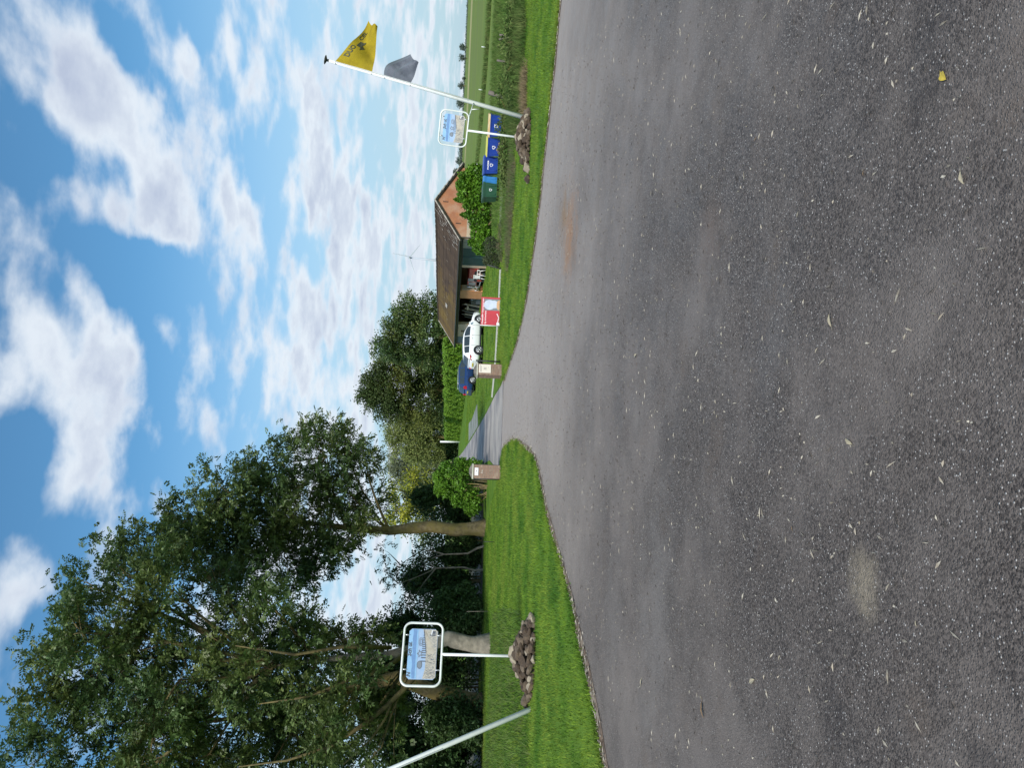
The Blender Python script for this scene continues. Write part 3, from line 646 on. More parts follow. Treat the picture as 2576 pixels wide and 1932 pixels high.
# ------------------------------------------------------------------ picture signs
def rrect(w, h, r, n=7):
    out = []
    for cx, cy, a0 in ((w / 2 - r, h / 2 - r, 0), (-w / 2 + r, h / 2 - r, 90), (-w / 2 + r, -h / 2 + r, 180), (w / 2 - r, -h / 2 + r, 270)):
        for i in range(n + 1):
            a = R(a0 + 90 * i / n); out.append((cx + r * math.cos(a), cy + r * math.sin(a)))
    return out
def sign(label, foot, head, uvec, w, h, letters, tube=.034):
    """post from foot to the frame's lower bar; the frame stands in the plane of uvec and up; local x right, y away, z up"""
    t = thing('picture_sign', label, 'sign', foot, 0, 'picture signs beside the road')
    foot = Vector(foot); head = Vector(head) - foot
    u = Vector(uvec).normalized(); nrm = u.cross(Vector((0, 0, 1))).normalized()   # towards the viewer
    if nrm.y > 0: nrm = -nrm
    v = nrm.cross(u).normalized(); 
    if v.z < 0: v = -v
    c = head
    def P(a, b, d=0.0): return c + u * a + v * b + nrm * d
    b = MB(); b.tube([Vector((0, 0, -.3)), head - v * (h / 2)], .034, 10); b.build('post', M['white_metal'], t)
    ring = rrect(w, h, .17); b = MB(); pts = [P(a, q) for a, q in ring] + [P(*ring[0])] + [P(*ring[1])]
    b.tube(pts, tube, 8, cap=False); b.build('frame', M['white_metal'], t)
    pw, ph = w * .80, h * .74
    for a in (-.25, .3):
        for s in (-1, 1):
            b = MB(); b.tube([P(a * w, s * h / 2 * .97), P(a * w, s * (ph / 2 - .03))], .016, 6); b.build('bracket', M['steel'], t)
    # panel with cut corners
    ch = .06
    def quadpoly(bm, poly, d, mi):
        vs = [P(a * pw, (q) * ph, d) for a, q in poly]; tr = tessellate_polygon([[Vector((a, q, 0)) for a, q in poly]])
        fs = []
        for tt in tr:
            e = (vs[tt[1]] - vs[tt[0]]).cross(vs[tt[2]] - vs[tt[0]]); fs.append(tt if e.dot(nrm) > 0 else tt[::-1])
        bm.add(vs, fs, mi)
    oct_ = [(-.5 + ch / pw, -.5), (.5 - ch / pw, -.5), (.5, -.5 + ch / ph), (.5, .5 - ch / ph), (.5 - ch / pw, .5), (-.5 + ch / pw, .5), (-.5, .5 - ch / ph), (-.5, -.5 + ch / ph)]
    bm = MB(); n = len(oct_)
    bm.add([P(a * pw, q * ph, .012) for a, q in oct_] + [P(a * pw, q * ph, -.012) for a, q in oct_], [tuple(range(n)), tuple(range(2 * n - 1, n - 1, -1))] + [(i, n + i, n + (i + 1) % n, (i + 1) % n) for i in range(n)], 0)
    bm.build('panel', M['sg_water'], t)
    pr = MB(); mats = [M['sg_sky'], M['sg_sea'], M['sg_water'], M['sg_sand'], M['sg_dune'], M['sg_line'], M['sg_grey'], M['white_print']]
    e = .495
    quadpoly(pr, [(-.49, .3), (.49, .3), (.49, .39), (.45, e), (-.45, e), (-.49, .39)], .0135, 0)
    far = [(-.49, .31), (-.35, .34), (-.2, .33), (-.1, .36), (-.03, .38), (.0, .33), (.1, .36), (.2, .345), (.3, .37), (.4, .35), (.49, .36)]
    quadpoly(pr, [(-.49, .22), (.49, .22)] + far[::-1], .0145, 1)
    quadpoly(pr, [(-.49, .16), (.49, .18), (.49, .225), (-.49, .215)], .0155, 0)
    quadpoly(pr, [(-.49, -.05), (-.3, -.12), (.0, -.12), (.2, -.1), (.49, .02), (.49, -.4), (.46, -.49), (-.46, -.49), (-.49, -.4)], .0145, 4)
    quadpoly(pr, [(-.1, -.3), (.05, -.42), (.18, -.33), (.3, -.2), (.48, .0), (.48, -.06), (.3, -.13), (.12, -.16), (-.02, -.2)], .0155, 3)
    # groyne posts running out to sea
    for i in range(17):
        f = (i / 16) ** .8; a = -.16 + .64 * f; hh = .15 * (1 - f) + .03; y0 = -.14 + .1 * f
        quadpoly(pr, [(a, y0), (a + .012 + .008 * (1 - f), y0), (a + .012 + .008 * (1 - f), y0 + hh), (a, y0 + hh)], .0165, 5)
    quadpoly(pr, [(.02, -.14), (.48, -.02), (.48, 0), (.02, -.115)], .0167, 5)
    # shell, starfish and sand castle outlines
    def outline(poly, wd, mi):
        for p, q in zip(poly, poly[1:] + poly[:1]):
            d = Vector((q[0] - p[0], q[1] - p[1])); dn = Vector((-d.y, d.x)).normalized() * wd
            quadpoly(pr, [(p[0] - dn.x, p[1] - dn.y), (q[0] - dn.x, q[1] - dn.y), (q[0] + dn.x, q[1] + dn.y), (p[0] + dn.x, p[1] + dn.y)], .0172, mi)
    sh = [(-.22 + .075 * math.cos(R(k)), .06 + .085 * math.sin(R(k)) * (1.2 if 20 < k < 160 else .8)) for k in range(0, 360, 30)]
    quadpoly(pr, [(-.22 + (x + .22) * .97, y) for x, y in sh], .0162, 6); outline(sh, .006, 5)
    st = [(.0 + (.085 if k % 2 == 0 else .034) * math.cos(R(90 + 36 * k)) * .9, .09 + (.085 if k % 2 == 0 else .034) * math.sin(R(90 + 36 * k)) * 1.1) for k in range(10)]
    outline(st, .009, 6)
    for q in ([(.16, .02), (.31, .02), (.31, .12), (.27, .14), (.2, .14), (.16, .11)], [(.19, .04), (.28, .04), (.28, .1), (.19, .1)]): outline(q, .007, 6)
    # marram grass and a bench at the path
    rr_ = random.Random(4)
    for i in range(46):
        a = rr_.uniform(-.47, -.02); y0 = rr_.uniform(-.47, -.2); quadpoly(pr, [(a, y0), (a + .012, y0), (a + rr_.uniform(-.05, .06), y0 + rr_.uniform(.06, .15))], .0168, rr_.choice((5, 6, 6)))
    for i in range(12):
        a = rr_.uniform(.1, .46); y0 = rr_.uniform(-.47, -.36); quadpoly(pr, [(a, y0), (a + .01, y0), (a + .03, y0 + .1)], .0168, 6)
    quadpoly(pr, [(.36, -.42), (.39, -.42), (.39, -.22), (.36, -.22)], .0169, 5); quadpoly(pr, [(.36, -.25), (.48, -.29), (.48, -.33), (.36, -.29)], .0169, 7); quadpoly(pr, [(.4, -.3), (.46, -.32), (.46, -.42), (.4, -.4)], .0169, 5)
    # lettering along the top
    for s, a0, y0, sz in letters:
        vs, fs, wd = text_mesh(s, sz, .004, .2)
        pr.add([P(a0 * pw + x, y0 * ph + y, .0182) for x, y, _ in vs], fs, 5)
    pr.build('print', mats, t)
    return t
sign('white framed beach picture sign on a single post by the trees', (-6.52, 18.0, .2), (-6.49, 18.0, 2.62), (1.16, .82, -.02), 1.46, .92, [('N', -.46, .37, .13), ('Sch ul.', -.06, .385, .13)], .029)
sign('white framed beach picture sign on a single post in front of the blue bins', (8.0, 24.5, .15), (8.18, 24.5, 2.475), (1.0, -.45, -.08), 1.08, .90, [('N', -.46, .37, .12), ('Sch ul.', -.06, .385, .12)], .025)

# ------------------------------------------------------------------ flagpoles
def flagpole(label, base, top, r0, r1):
    t = thing('flagpole', label, 'flagpole', base, 0, 'leaning white flagpoles'); base = Vector(base); d = Vector(top) - base; L_ = d.length; dn = d.normalized()
    b = MB(); b.tube([dn * -.4, d * .5, d], [r0, (r0 + r1) / 2, r1], 12); b.build('pole', M['white_metal'], t)
    b = MB(); b.tube([d, d + dn * .08], [r1 * .8, r1 * .8], 10); b.tube([d + dn * .07, d + dn * .13], [.03, .15], 12); b.build('finial', M['iron'], t)
    side = dn.cross(Vector((0, 1, 0))).normalized()
    b = MB(); b.tube([d * .97 - Vector((0, r1 + .02, 0)), d * .3 - Vector((0, r0 + .02, 0))], .008, 4, cap=False); b.build('halyard', M['steel'], t)
    return t
flagpole('white flagpole leaning outwards with its foot in the stones by the trees', (-7.64, 17.6, .08), (-10.45, 17.4, 6.7), .065, .045)
fp = flagpole('white flagpole leaning outwards with a yellow and a grey flag', (8.86, 25.0, .1), (10.27, 25.0, 6.6), .078, .05)
b = MB(); F_ = Vector((8.86, 25.0, .1)); b.tube([Vector((9.22, 24.95, 1.86)) - F_, Vector((8.6, 24.5, 1.99)) - F_], .017, 6); b.tube([Vector((8.92, 24.73, 1.915)) - F_, Vector((8.95, 24.75, 1.68)) - F_], .016, 6)
b.build('cleat_bar', M['white_metal'], fp)
def flag(label, H0, H1, F0, F1, mats, wave, prints=(), hang=0.0, darkcols=None):
    """cloth between hoist top/bottom and fly top/bottom"""
    H0, H1, F0, F1 = map(Vector, (H0, H1, F0, F1)); t = thing('flag', label, 'flag', H0, 0, None)
    def P(u, v, off=0.0):
        p = (H0 * (1 - v) + H1 * v) * (1 - u) + (F0 * (1 - v) + F1 * v) * u
        d = wave * math.sin(u * 5.2 + v * 3.1) * min(1, u * 2.2) + wave * .6 * math.sin(v * 6.5 - u * 3.0) * u
        sag = hang * math.sin(math.pi * u) * (1 - v)
        edge = -.16 * math.sin(v * math.pi) * u ** 2 * (F1 - F0).length
        return p + Vector((edge, -d - off, sag + edge * .2)) - H0
    n, mm = 26, 18; b = MB()
    b.add([P(i / n, j / mm) for j in range(mm + 1) for i in range(n + 1)], [])
    for j in range(mm):
        for i in range(n):
            k = j * (n + 1) + i; b.f.append([k, k + 1, k + n + 2, k + n + 1]); b.sm.append(True); b.m.append(1 if darkcols and darkcols(i / n, j / mm) else 0)
    b.build('cloth', mats, t)
    if prints:
        q = MB()
        for kind, u0, v0, w, h, s in prints:
            if kind == 'text':
                vs, fs, tw = text_mesh(s, 1.0, .03)
                q.add([P(u0 + x / tw * w, v0 + h - y / .72 * h, .012) for x, y, _ in vs], fs)
            else: q.add([P(u0 + x * w, v0 + y * h, .012) for x, y in s], [tuple(range(len(s)))])
        q.build('print', M['ink'], t)
    b = MB()
    for v in (.02, .98): b.tube([P(0, v), P(0, v) + Vector((-.09, -.02, 0))], .014, 5)
    b.build('toggle', M['steel'], t)
    return t
flag('yellow flag with dark lettering and emblem on the leaning flagpole', (10.24, 24.97, 6.42), (10.0, 24.97, 5.20), (11.62, 24.7, 5.38), (11.22, 24.5, 5.02), [M['yellow']], .19,
     [('text', .14, .08, .26, .17, 'DUO'), ('text', .58, .06, .24, .15, 'CEL'), ('poly', .42, .22, .18, .24, [(0, .0), (.75, .0), (.8, .6), (1, 1), (.35, .78), (.0, .7)]), ('poly', .36, .38, .12, .15, [(0, .2), (.5, 0), (1, .3), (.7, 1)])], -.10)
flag('small grey flag below the yellow one on the leaning flagpole', (9.91, 24.97, 4.82), (9.72, 24.97, 3.94), (10.60, 24.7, 3.98), (10.20, 24.5, 3.68), [M['flag_grey'], M['flag_dark']], .10, (), .26, lambda u, v: (.28 < v - u * .12 < .36) or v < .10)

# ------------------------------------------------------------------ gate pillars
brick_me = []
for i, mm in enumerate((M['brick1'], M['brick2'], M['brick3'], M['brick1'])):
    b = MB(); b.box(-.5, .5, -.5, .5, -.5, .5); me = b.mesh('brick', mm); brick_me.append(me)
def pillar(label, loc, rz, w, courses, seed):
    t = thing('gate_pillar', label, 'gate pillar', loc, rz, 'brick gate pillars of the drive'); r = random.Random(seed); ch = .072; hh = courses * ch
    b = MB(); b.box(-w / 2 + .006, w / 2 - .006, -w / 2 + .006, w / 2 - .006, -.1, hh); b.build('core', M['mortar'], t)
    bd = .10; ln = (w - bd - .008) / 2
    for c in range(courses):
        z = c * ch + ch / 2
        for sd in range(4):
            a = sd * math.pi / 2; flip = 1 if c % 2 else -1
            for k in range(2):
                x = (-w / 2 + ln / 2 + k * (ln + .010)) * flip; y = -w / 2 + bd / 2 - r.uniform(0, .004)
                o = link('brick', brick_me[r.choice((0, 0, 1, 2, 3))], t); ca, sa = math.cos(a), math.sin(a)
                o.location = (x * ca - y * sa, x * sa + y * ca, z); o.rotation_euler = (0, 0, a + r.uniform(-.01, .01)); o.scale = (ln, bd, ch - .012)
    b = MB(); b.box(-w / 2 - .03, w / 2 + .03, -w / 2 - .03, w / 2 + .03, hh, hh + .055); b.build('coping', M['concrete_pale'], t)
    b = MB(); k = w / 2 + .01; b.add([(-k, -k, hh + .055), (k, -k, hh + .055), (k, k, hh + .055), (-k, k, hh + .055), (-.1, -.1, hh + .17), (.1, -.1, hh + .17), (.1, .1, hh + .17), (-.1, .1, hh + .17)], [(0, 1, 5, 4), (1, 2, 6, 5), (2, 3, 7, 6), (3, 0, 4, 7), (4, 5, 6, 7)]); b.build('cap', M['cap'], t)
    return t, hh
pl, hl = pillar('brick gate pillar with small white plate on the shrub side of the drive', (-3.67, 31.25, 0), R(4), .55, 16, 1)
y = -.275 - .012
b = MB(); b.box(-.155, .155, y - .012, y, hl - .20, hl - .05); pn = b.build('name_plate', M['white_print'], pl)
b = MB(); b.add([(x, y - .015, z) for x, z in ((-.02, hl - .11), (.0, hl - .135), (.03, hl - .09), (.05, hl - .11), (.045, hl - .125), (.02, hl - .15))], [(0, 1, 2, 3, 4, 5)]); b.build('print', M['print_grey'], pn)
vs, fs, w_ = text_mesh('51x', .10, 0, .2); b = MB(); b.add([(x - w_ / 2, y - .004, z + hl - .38) for x, z, _ in vs], fs); b.build('lettering', M['plaque'], pl)
b = MB(); b.tube([(-.30, .1, -.1), (-.30, .1, 1.05)], .02, 6); b.tube([(-.34, .25, -.1), (-.34, .25, 1.12)], .014, 6); b.build('gate_hinge_post', M['iron'], pl)
pr_, hr = pillar('brick gate pillar with cream plaque beside the parked cars', (.52, 33.05, 0), R(17), .50, 15, 2)
y = -.25 - .012
pq = MB().box(-.17, .21, y - .014, y, hr - .56, hr - .04).build('plaque', M['plaque'], pr_)
b = MB()
for k, (wd, zz) in enumerate(((.30, .10), (.27, .145), (.0, 0))):
    if wd:
        x = -.13
        rr2 = random.Random(k)
        while x < -.13 + wd:
            l = rr2.uniform(.012, .03); b.add([(x, y - .0165, hr - zz - .015), (x + l, y - .0165, hr - zz - .015), (x + l, y - .0165, hr - zz + .01), (x, y - .0165, hr - zz + .01)], [(0, 1, 2, 3)]); x += l + .008
for sx in (-.035, .035): b.add([(sx - .014 + .02, y - .0165, hr - .37), (sx + .014 + .02, y - .0165, hr - .37), (sx * .7 + .014 + .02, y - .0165, hr - .25), (sx * .7 - .014 + .02, y - .0165, hr - .25)], [(0, 1, 2, 3)])
b.add([(.06, y - .0165, hr - .46), (.10, y - .0165, hr - .46), (.10, y - .0165, hr - .45), (.06, y - .0165, hr - .45)], [(0, 1, 2, 3)])
b.build('print', M['print_grey'], pq)
def post(name, label, cat, pts, r, mat, group=None, n=6):
    b = MB(); base = Vector(pts[0]); b.tube([Vector(p) - base for p in pts], r, n); o = b.build(name, mat); o.location = base; return tag(o, label, cat, group)
post('iron_post', 'thin dark iron post standing beside the plaque pillar', 'post', [(.97, 33.9, -.1), (.99, 34.0, 1.15)], .035, M['iron'])
post('iron_post', 'thin dark iron post beside the olive shrub at the end of the pale path', 'post', [(5.55, 36.6, -.1), (5.72, 36.6, .72)], .035, M['iron'])
post('iron_stake', 'thin dark stake in the grass near the pale tree trunk', 'stake', [(-6.95, 33, 0), (-6.95, 33, .52)], .016, M['iron'])
post('cane', 'thin pale green cane standing in front of the dark bushes', 'cane', [(-10.6, 35, 0), (-10.63, 35, 1.05)], .014, M['bark_pale'])

# ------------------------------------------------------------------ red banner
t = thing('banner_sign', 'red banner sign with round pale picture on the lawn before the barn', 'sign', (3.43, 36, 0), R(-2))
pa = MB().box(-.66, .66, -.012, .012, .02, .94).build('panel', M['red'], t)
b = MB()
def bq(x0, x1, z0, z1, mi, d=.014): b.add([(x0, -d, z0), (x1, -d, z0), (x1, -d, z1), (x0, -d, z1)], [(0, 1, 2, 3)], mi)
bq(.03, .58, .03, .80, 0); 
b.add([(.30 + .235 * math.cos(k / 24 * 6.283), -.0155, .55 + .27 * math.sin(k / 24 * 6.283)) for k in range(24)], [tuple(range(24))], 1)
b.add([(x, -.0157, z) for x, z in ((.16, .2), (.46, .17), (.52, .30), (.50, .42), (.30, .46), (.14, .36))], [tuple(range(6))], 1)
b.add([(x, -.0165, z) for x, z in ((.04, .07), (.55, .07), (.5, .17), (.40, .21), (.2, .21), (.1, .17))], [tuple(range(6))], 2)
b.build('picture', [M['ph_grey'], M['ph_pale'], M['ph_tan']], pa)
b = MB()
for s, x0, z0, wd, sz in (('Gezellig kamperen', -.64, .83, 1.24, .10), ('Op de boerderij', -.62, .69, .62, .10)):
    vs, fs, w_ = text_mesh(s, sz, .004); b.add([(x0 + x / w_ * wd, -.0165, z0 + y) for x, y, _ in vs], fs)
b.add([(x, -.0165, z) for x, z in ((-.58, .12), (-.3, .06), (-.1, .16), (-.12, .2), (-.3, .11), (-.55, .16))], [tuple(range(6))]); b.build('lettering', M['pink_print'], pa)
MB().box(-.655, -.53, -.019, -.013, .03, .18).build('corner_label', M['white_print'], pa)
b = MB(); b.tube([(-.685, 0, -.12), (-.685, 0, .97)], .022, 6); b.tube([(-.685, -.02, .05), (-.82, -.15, -.06)], .01, 5); b.build('upright', M['white_metal'], t)
b = MB(); b.tube([(-.1, .02, -.1), (-.1, .02, .04)], .03, 6); b.tube([(.6, .02, -.1), (.6, .02, .04)], .03, 6); b.build('foot', M['iron'], t)

# ------------------------------------------------------------------ bins
def bin_(label, loc, rz, w, d, h, body, lid, logo=True, word=False, side=None, lid_h=.09, arch=0.0):
    t = thing('wheelie_bin', label, 'bin', loc, rz, 'bins lined up beside the gravel track')
    b = MB(); k = .88; z0 = .14
    b.add([(-w / 2 * k, -d / 2 * k, z0), (w / 2 * k, -d / 2 * k, z0), (w / 2 * k, d / 2 * k, z0), (-w / 2 * k, d / 2 * k, z0), (-w / 2, -d / 2, h), (w / 2, -d / 2, h), (w / 2, d / 2, h), (-w / 2, d / 2, h)],
          [(3, 2, 1, 0), (0, 1, 5, 4), (1, 2, 6, 5), (2, 3, 7, 6), (3, 0, 4, 7), (4, 5, 6, 7)])
    for x in (-w * .3, w * .3): b.box(x - .03, x + .03, -d / 2 - .006, -d / 2 * k + .01, z0 + .08, h - .1)
    b.build('body', body, t)
    b = MB(); b.box(-w / 2 - .02, w / 2 + .02, -d / 2 - .02, d / 2 + .02, h - .04, h + .012); b.build('rim', body if side is None else side, t)
    b = MB(); n = 8; z = lambda s: h + .015 + lid_h * (1 - .55 * s) * (1 if arch == 0 else (.6 + .4 * math.sin(s * 3.1)))
    prof = [(-d / 2 - .03, h + .014)] + [(-d / 2 - .03 + (d + .06) * i / n, z(1 - i / n)) for i in range(n + 1)] + [(d / 2 + .03, h + .014)]
    q = len(prof); b.add([(-w / 2 - .025, y, zz) for y, zz in prof] + [(w / 2 + .025, y, zz) for y, zz in prof], [(i, (i + 1) % q, q + (i + 1) % q, q + i) for i in range(q)] + [tuple(range(q))[::-1], tuple(range(q, 2 * q))])
    b.build('lid', lid, t)
    for x in (-w * .36, w * .36):
        for yy in (-d * .3, d * .3):
            b = MB(); b.disc((x, yy, .075), (1, 0, 0), .075, .05, 12); b.build('wheel', M['rubber'], t)
    b = MB(); b.tube([(-w * .3, d / 2 + .06, h - .02), (w * .3, d / 2 + .06, h - .02)], .018, 6); b.build('handle', body, t)
    if logo:
        b = MB(); y = lambda z_: -(d / 2) * (k + (1 - k) * (z_ - z0) / (h - z0)) - .010; s = w * .10; cz = h * .58
        for a0 in (90, 210, 330):   # three chasing arrows
            pts = [(s * r_ * math.cos(R(a0 + a)), s * r_ * math.sin(R(a0 + a))) for a, r_ in ((0, 1), (70, 1), (70, 1.25), (108, .82), (70, .4), (70, .6), (0, .6))]
            b.add([(x, y(cz + zz), cz + zz) for x, zz in pts], [tuple(range(len(pts)))])
        if word:
            vs, fs, w_ = text_mesh('PAPIER', .1, .004); b.add([((x / w_ - .5) * w * .52, y(cz + .15 + zz), cz + s * 1.5 + zz) for x, zz, _ in vs], fs)
        b.build('print', M['white_print'], t)
    return t
bin_('dark green wheeled bin with round white mark nearest the barn', (10.52, 41.7, .03), R(10), .86, .75, .84, M['bin_green'], M['bin_green'])
bin_('narrow bright blue bin with flat lid beside the green bin', (11.22, 41.95, .03), R(-14), .50, .6, .80, M['bin_light'], M['bin_light'], False)
bin_('royal blue wheeled bin with matching lid and white word', (12.05, 41.9, .03), R(-8), .96, .75, .84, M['bin_blue'], M['bin_blue'], True, True)
bin_('royal blue wheeled bin with flat yellow lid', (12.90, 41.2, .02), R(-22), .98, .75, .76, M['bin_blue'], M['lid_yellow'], lid_h=.07)
bin_('royal blue wheeled bin with curved orange lid', (13.78, 40.35, .0), R(-24), 1.12, .8, .72, M['bin_blue'], M['lid_orange'], lid_h=.13, arch=1)

# ------------------------------------------------------------------ barn
BA = Vector((9.56, 50.0, 0)); BD = Vector((-.21535, .97654, 0)); BN = Vector((.97654, .21535, 0))   # near corner, along the yard side, across the gable
BL, BW, EAV, RDG = 26.8, 5.0, 2.18, 3.76
ang = math.atan2(BN.y, BN.x)
barn = thing('barn', 'long low brick barn with dark tiled roof and open cart bays', 'barn', BA, ang)    # local x across the gable, y along the yard side
def bx(name, x0, x1, y0, y1, z0, z1, mat, parent=barn): return MB().box(x0, x1, y0, y1, z0, z1).build(name, mat, parent)
# gable towards the road: brick above, plaster below
gz = .98
b = MB(); b.add([(0, 0, gz), (BW, 0, gz), (BW, 0, EAV), (BW / 2, 0, RDG - .06), (0, 0, EAV), (0, .25, gz), (BW, .25, gz), (BW, .25, EAV), (BW / 2, .25, RDG - .06), (0, .25, EAV)], [(0, 1, 2, 3, 4), (9, 8, 7, 6, 5), (0, 4, 9, 5), (1, 6, 7, 2), (0, 5, 6, 1)]); b.build('gable', M['gable'], barn)
b = MB(); b.box(-.004, BW, -.02, .25, -.1, gz - .003); b.box(.0, 1.5, -.016, -.002, gz, 1.62); b.build('plaster_base', M['plaster'], barn)
b = MB()
for k, (x, z) in enumerate(((.95, 2.2), (3.6, 2.35), (2.45, 3.1))): b.box(x - .02, x + .02, -.05, -.003, z - .16, z + .16)
b.build('wall_anchor', M['iron'], barn)
b = MB(); b.add([(0, BL - .25, 0), (BW, BL - .25, 0), (BW, BL - .25, EAV), (BW / 2, BL - .25, RDG - .06), (0, BL - .25, EAV), (0, BL, 0), (BW, BL, 0), (BW, BL, EAV), (BW / 2, BL, RDG - .06), (0, BL, EAV)], [(4, 3, 2, 1, 0), (5, 6, 7, 8, 9), (0, 5, 9, 4), (1, 2, 7, 6)]); b.build('gable', M['gable'], barn)
bx('back_wall', BW - .25, BW, .252, BL - .252, 0, EAV, M['gable'])
bx('floor', .26, BW - .26, .26, BL - .26, -.02, .02, M['floor_dark'])
HB = 1.80
for (y0, y1, mat) in ((.252, .62, 'plaster'), (.62, 1.84, 'wallgrey'), (5.04, 5.5, 'jamb_pale'), (19.87, 23.95, 'jamb_pale'), (26.45, BL - .252, 'jamb_pale')):
    b = MB()
    if mat == 'jamb_pale' and y1 - y0 > 3:
        b.box(0, .25, y0, y0 + 1.9, 0, HB); b.box(0, .25, y0 + 2.6, y1, 0, HB); b.box(0, .25, y0 + 1.9, y0 + 2.6, 0, .85); b.box(0, .25, y0 + 1.9, y0 + 2.6, 1.5, HB)
    else: b.box(-.01 if mat == 'plaster' else 0, .25, y0, y1, 0, HB)
    b.build('wall', M[mat], barn)
bx('niche', .12, .20, 21.77, 22.47, .85, 1.5, M['wood_dark'])
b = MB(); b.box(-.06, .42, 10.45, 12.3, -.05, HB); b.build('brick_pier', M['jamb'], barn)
b = MB(); b.box(.0, .40, 10.3, 10.447, .35, HB - .1); b.build('lit_pier_face', M['jamb_pale'], barn)  # sunlit side of the pier, its brightness put into paler brick
# beam, fascia and gutter
bx('lintel_beam', .03, .28, .26, BL - .26, HB + .003, EAV - .03, M['tar'])
bx('fascia_board', -.30, -.26, -.12, BL + .12, EAV - .22, EAV - .06, M['tar'])
b = MB(); b.tube([(-.36, -.1, EAV - .12), (-.36, BL + .1, EAV - .10)], .055, 8); b.build('gutter', M['iron'], barn)
b = MB(); b.tube([(-.02, -.045, EAV - .2), (-.03, -.045, .1)], .035, 8); b.build('downpipe', M['iron'], barn)
# green louvred doors
def louvre_door(y0, y1, z1, mat, x=.02):
    d = link('door', MB().box(x, x + .05, y0 + .02, y1 - .02, .06, z1).mesh('door', M[mat]), barn)
    nsl = 20; sl = MB().box(-.018, .012, 0, y1 - y0 - .16, -.022, .022).mesh('slat', M[mat])
    for k in range(nsl):
        o = link('slat', sl, d); o.location = (x - .012, y0 + .08, .16 + (z1 - .26) * k / (nsl - 1)); o.rotation_euler = (0, R(-28), 0)
    b = MB(); b.box(x - .03, x - .002, y0 + .02, y0 + .075, .06, z1); b.box(x - .03, x - .002, y1 - .075, y1 - .02, .06, z1); b.build('stile', M[mat], d)
    return d
louvre_door(1.86, 3.4, HB - .02, 'greendoor'); louvre_door(3.44, 5.02, HB - .02, 'greendoor')
d = bx('door', .05, .11, 24.0, 26.4, .03, HB - .02, M['bluegrey']); 
for k in range(9): bx('plank', .035, .049, 24.02 + k * .264, 24.02 + k * .264 + .25, .06, HB - .05, M['bluegrey'], d)
# roof: rafters' sheet and rows of pantiles
def slope_pts(side):
    over = .32
    e = Vector((-over, 0, EAV - over * (RDG - EAV) / (BW / 2))) if side == 0 else Vector((BW + over, 0, EAV - over * (RDG - EAV) / (BW / 2)))
    r = Vector((BW / 2, 0, RDG)); return e, r
for side in (0, 1):
    e, r = slope_pts(side); d = r - e; sl = d.length; dn = d.normalized(); nv = Vector((-dn.z, 0, dn.x)) if side == 0 else Vector((dn.z, 0, -dn.x))
    b = MB(); y0, y1 = -.14, BL + .14
    q = [e - nv * .02, r - nv * .02, r - nv * .07, e - nv * .07]; b.add([(p.x, y0, p.z) for p in q] + [(p.x, y1, p.z) for p in q], [(0, 1, 5, 4), (2, 3, 7, 6), (0, 3, 2, 1), (4, 5, 6, 7), (3, 0, 4, 7), (1, 2, 6, 5)]); rs = b.build('roof', M['tar'], barn)
    rows = 16; per = .26; seg = 4; ncol = int((y1 - y0) / per * seg); b = MB()
    for k in range(rows):
        f0, f1 = k / rows, (k + 1) / rows + .02; l0 = .030; vs = []; jit = rnd.uniform(-.006, .006)
        for i in range(ncol + 1):
            yy = y0 + (y1 - y0) * i / ncol; wv = .022 * math.sin(2 * math.pi * i / seg) + rnd.uniform(-.004, .004)
            sagz = -.05 * math.sin(math.pi * (yy + 1) / 12) * f0 * .6
            for f, lift in ((f0, 0.0), (f0, l0 + wv), (min(f1, 1.0), .012 + wv * .8)):
                p = e + d * f + nv * (lift + jit); vs.append((p.x, yy, p.z + sagz))
        fs = []
        for i in range(ncol):
            a, c = i * 3, (i + 1) * 3; fs += [(a, c, c + 1, a + 1), (a + 1, c + 1, c + 2, a + 2)]
        b.add(vs, fs)
    for q, f in enumerate(b.f):    # moss has taken the end under the trees
        yy = b.v[f[0]][1]; b.m[q] = 1 if yy + rnd.gauss(0, 1.6) + 2.2 * math.sin(b.v[f[0]][0] * 4) > 13 else 0
    o = b.build('roof_tiles', [M['tile'], M['tile_moss']], rs); o['kind'] = 'stuff'
b = MB(); n = 60
for k in range(n):
    y0 = -.16 + (BL + .32) * k / n; y1 = y0 + (BL + .32) / n + .03; rr_ = .12 + .012 * (k % 2); zz = RDG - .03 + rnd.uniform(-.012, .012) - .05 * math.sin(math.pi * (y0 + 1) / 12) * .6
    sec = [(BW / 2 + rr_ * math.cos(R(a)), zz + rr_ * math.sin(R(a))) for a in range(0, 181, 30)]; q = len(sec)
    b.add([(x, y0, z) for x, z in sec] + [(x, y1, z) for x, z in sec], [(i, i + 1, q + i + 1, q + i) for i in range(q - 1)])
o = b.build('ridge_tiles', M['tile'], barn); o['kind'] = 'stuff'
# pale verge mortar along both rakes and patches of it on the tiles
b = MB()
for yv in (-.16, BL + .1):
    for side in (0, 1):
        e, r = slope_pts(side); pts = [e + (r - e) * (i / 8) for i in range(9)]
        for p, q in zip(pts, pts[1:]):
            b.tube([(p.x, yv, p.z + .045), (q.x, yv, q.z + .045)], .05 + rnd.uniform(-.01, .015), 5)
b.build('verge_board', M['lichen'], barn)
b = MB(); e, r = slope_pts(0); dn = (r - e).normalized(); nv = Vector((-dn.z, 0, dn.x))
for k in range(70):
    yy = abs(rnd.gauss(0, 1.2)) + .1 if k < 56 else rnd.uniform(3, 26); f = rnd.uniform(.05, .95); L_ = rnd.uniform(.1, .32); wd = rnd.uniform(.03, .08)
    p = e + (r - e) * f + nv * .085; q = p + dn * L_ * rnd.choice((1, -1))
    b.add([(p.x, yy, p.z), (p.x, yy + wd, p.z), (q.x, yy + wd + rnd.uniform(-.1, .1), q.z), (q.x, yy, q.z)], [(0, 1, 2, 3)])
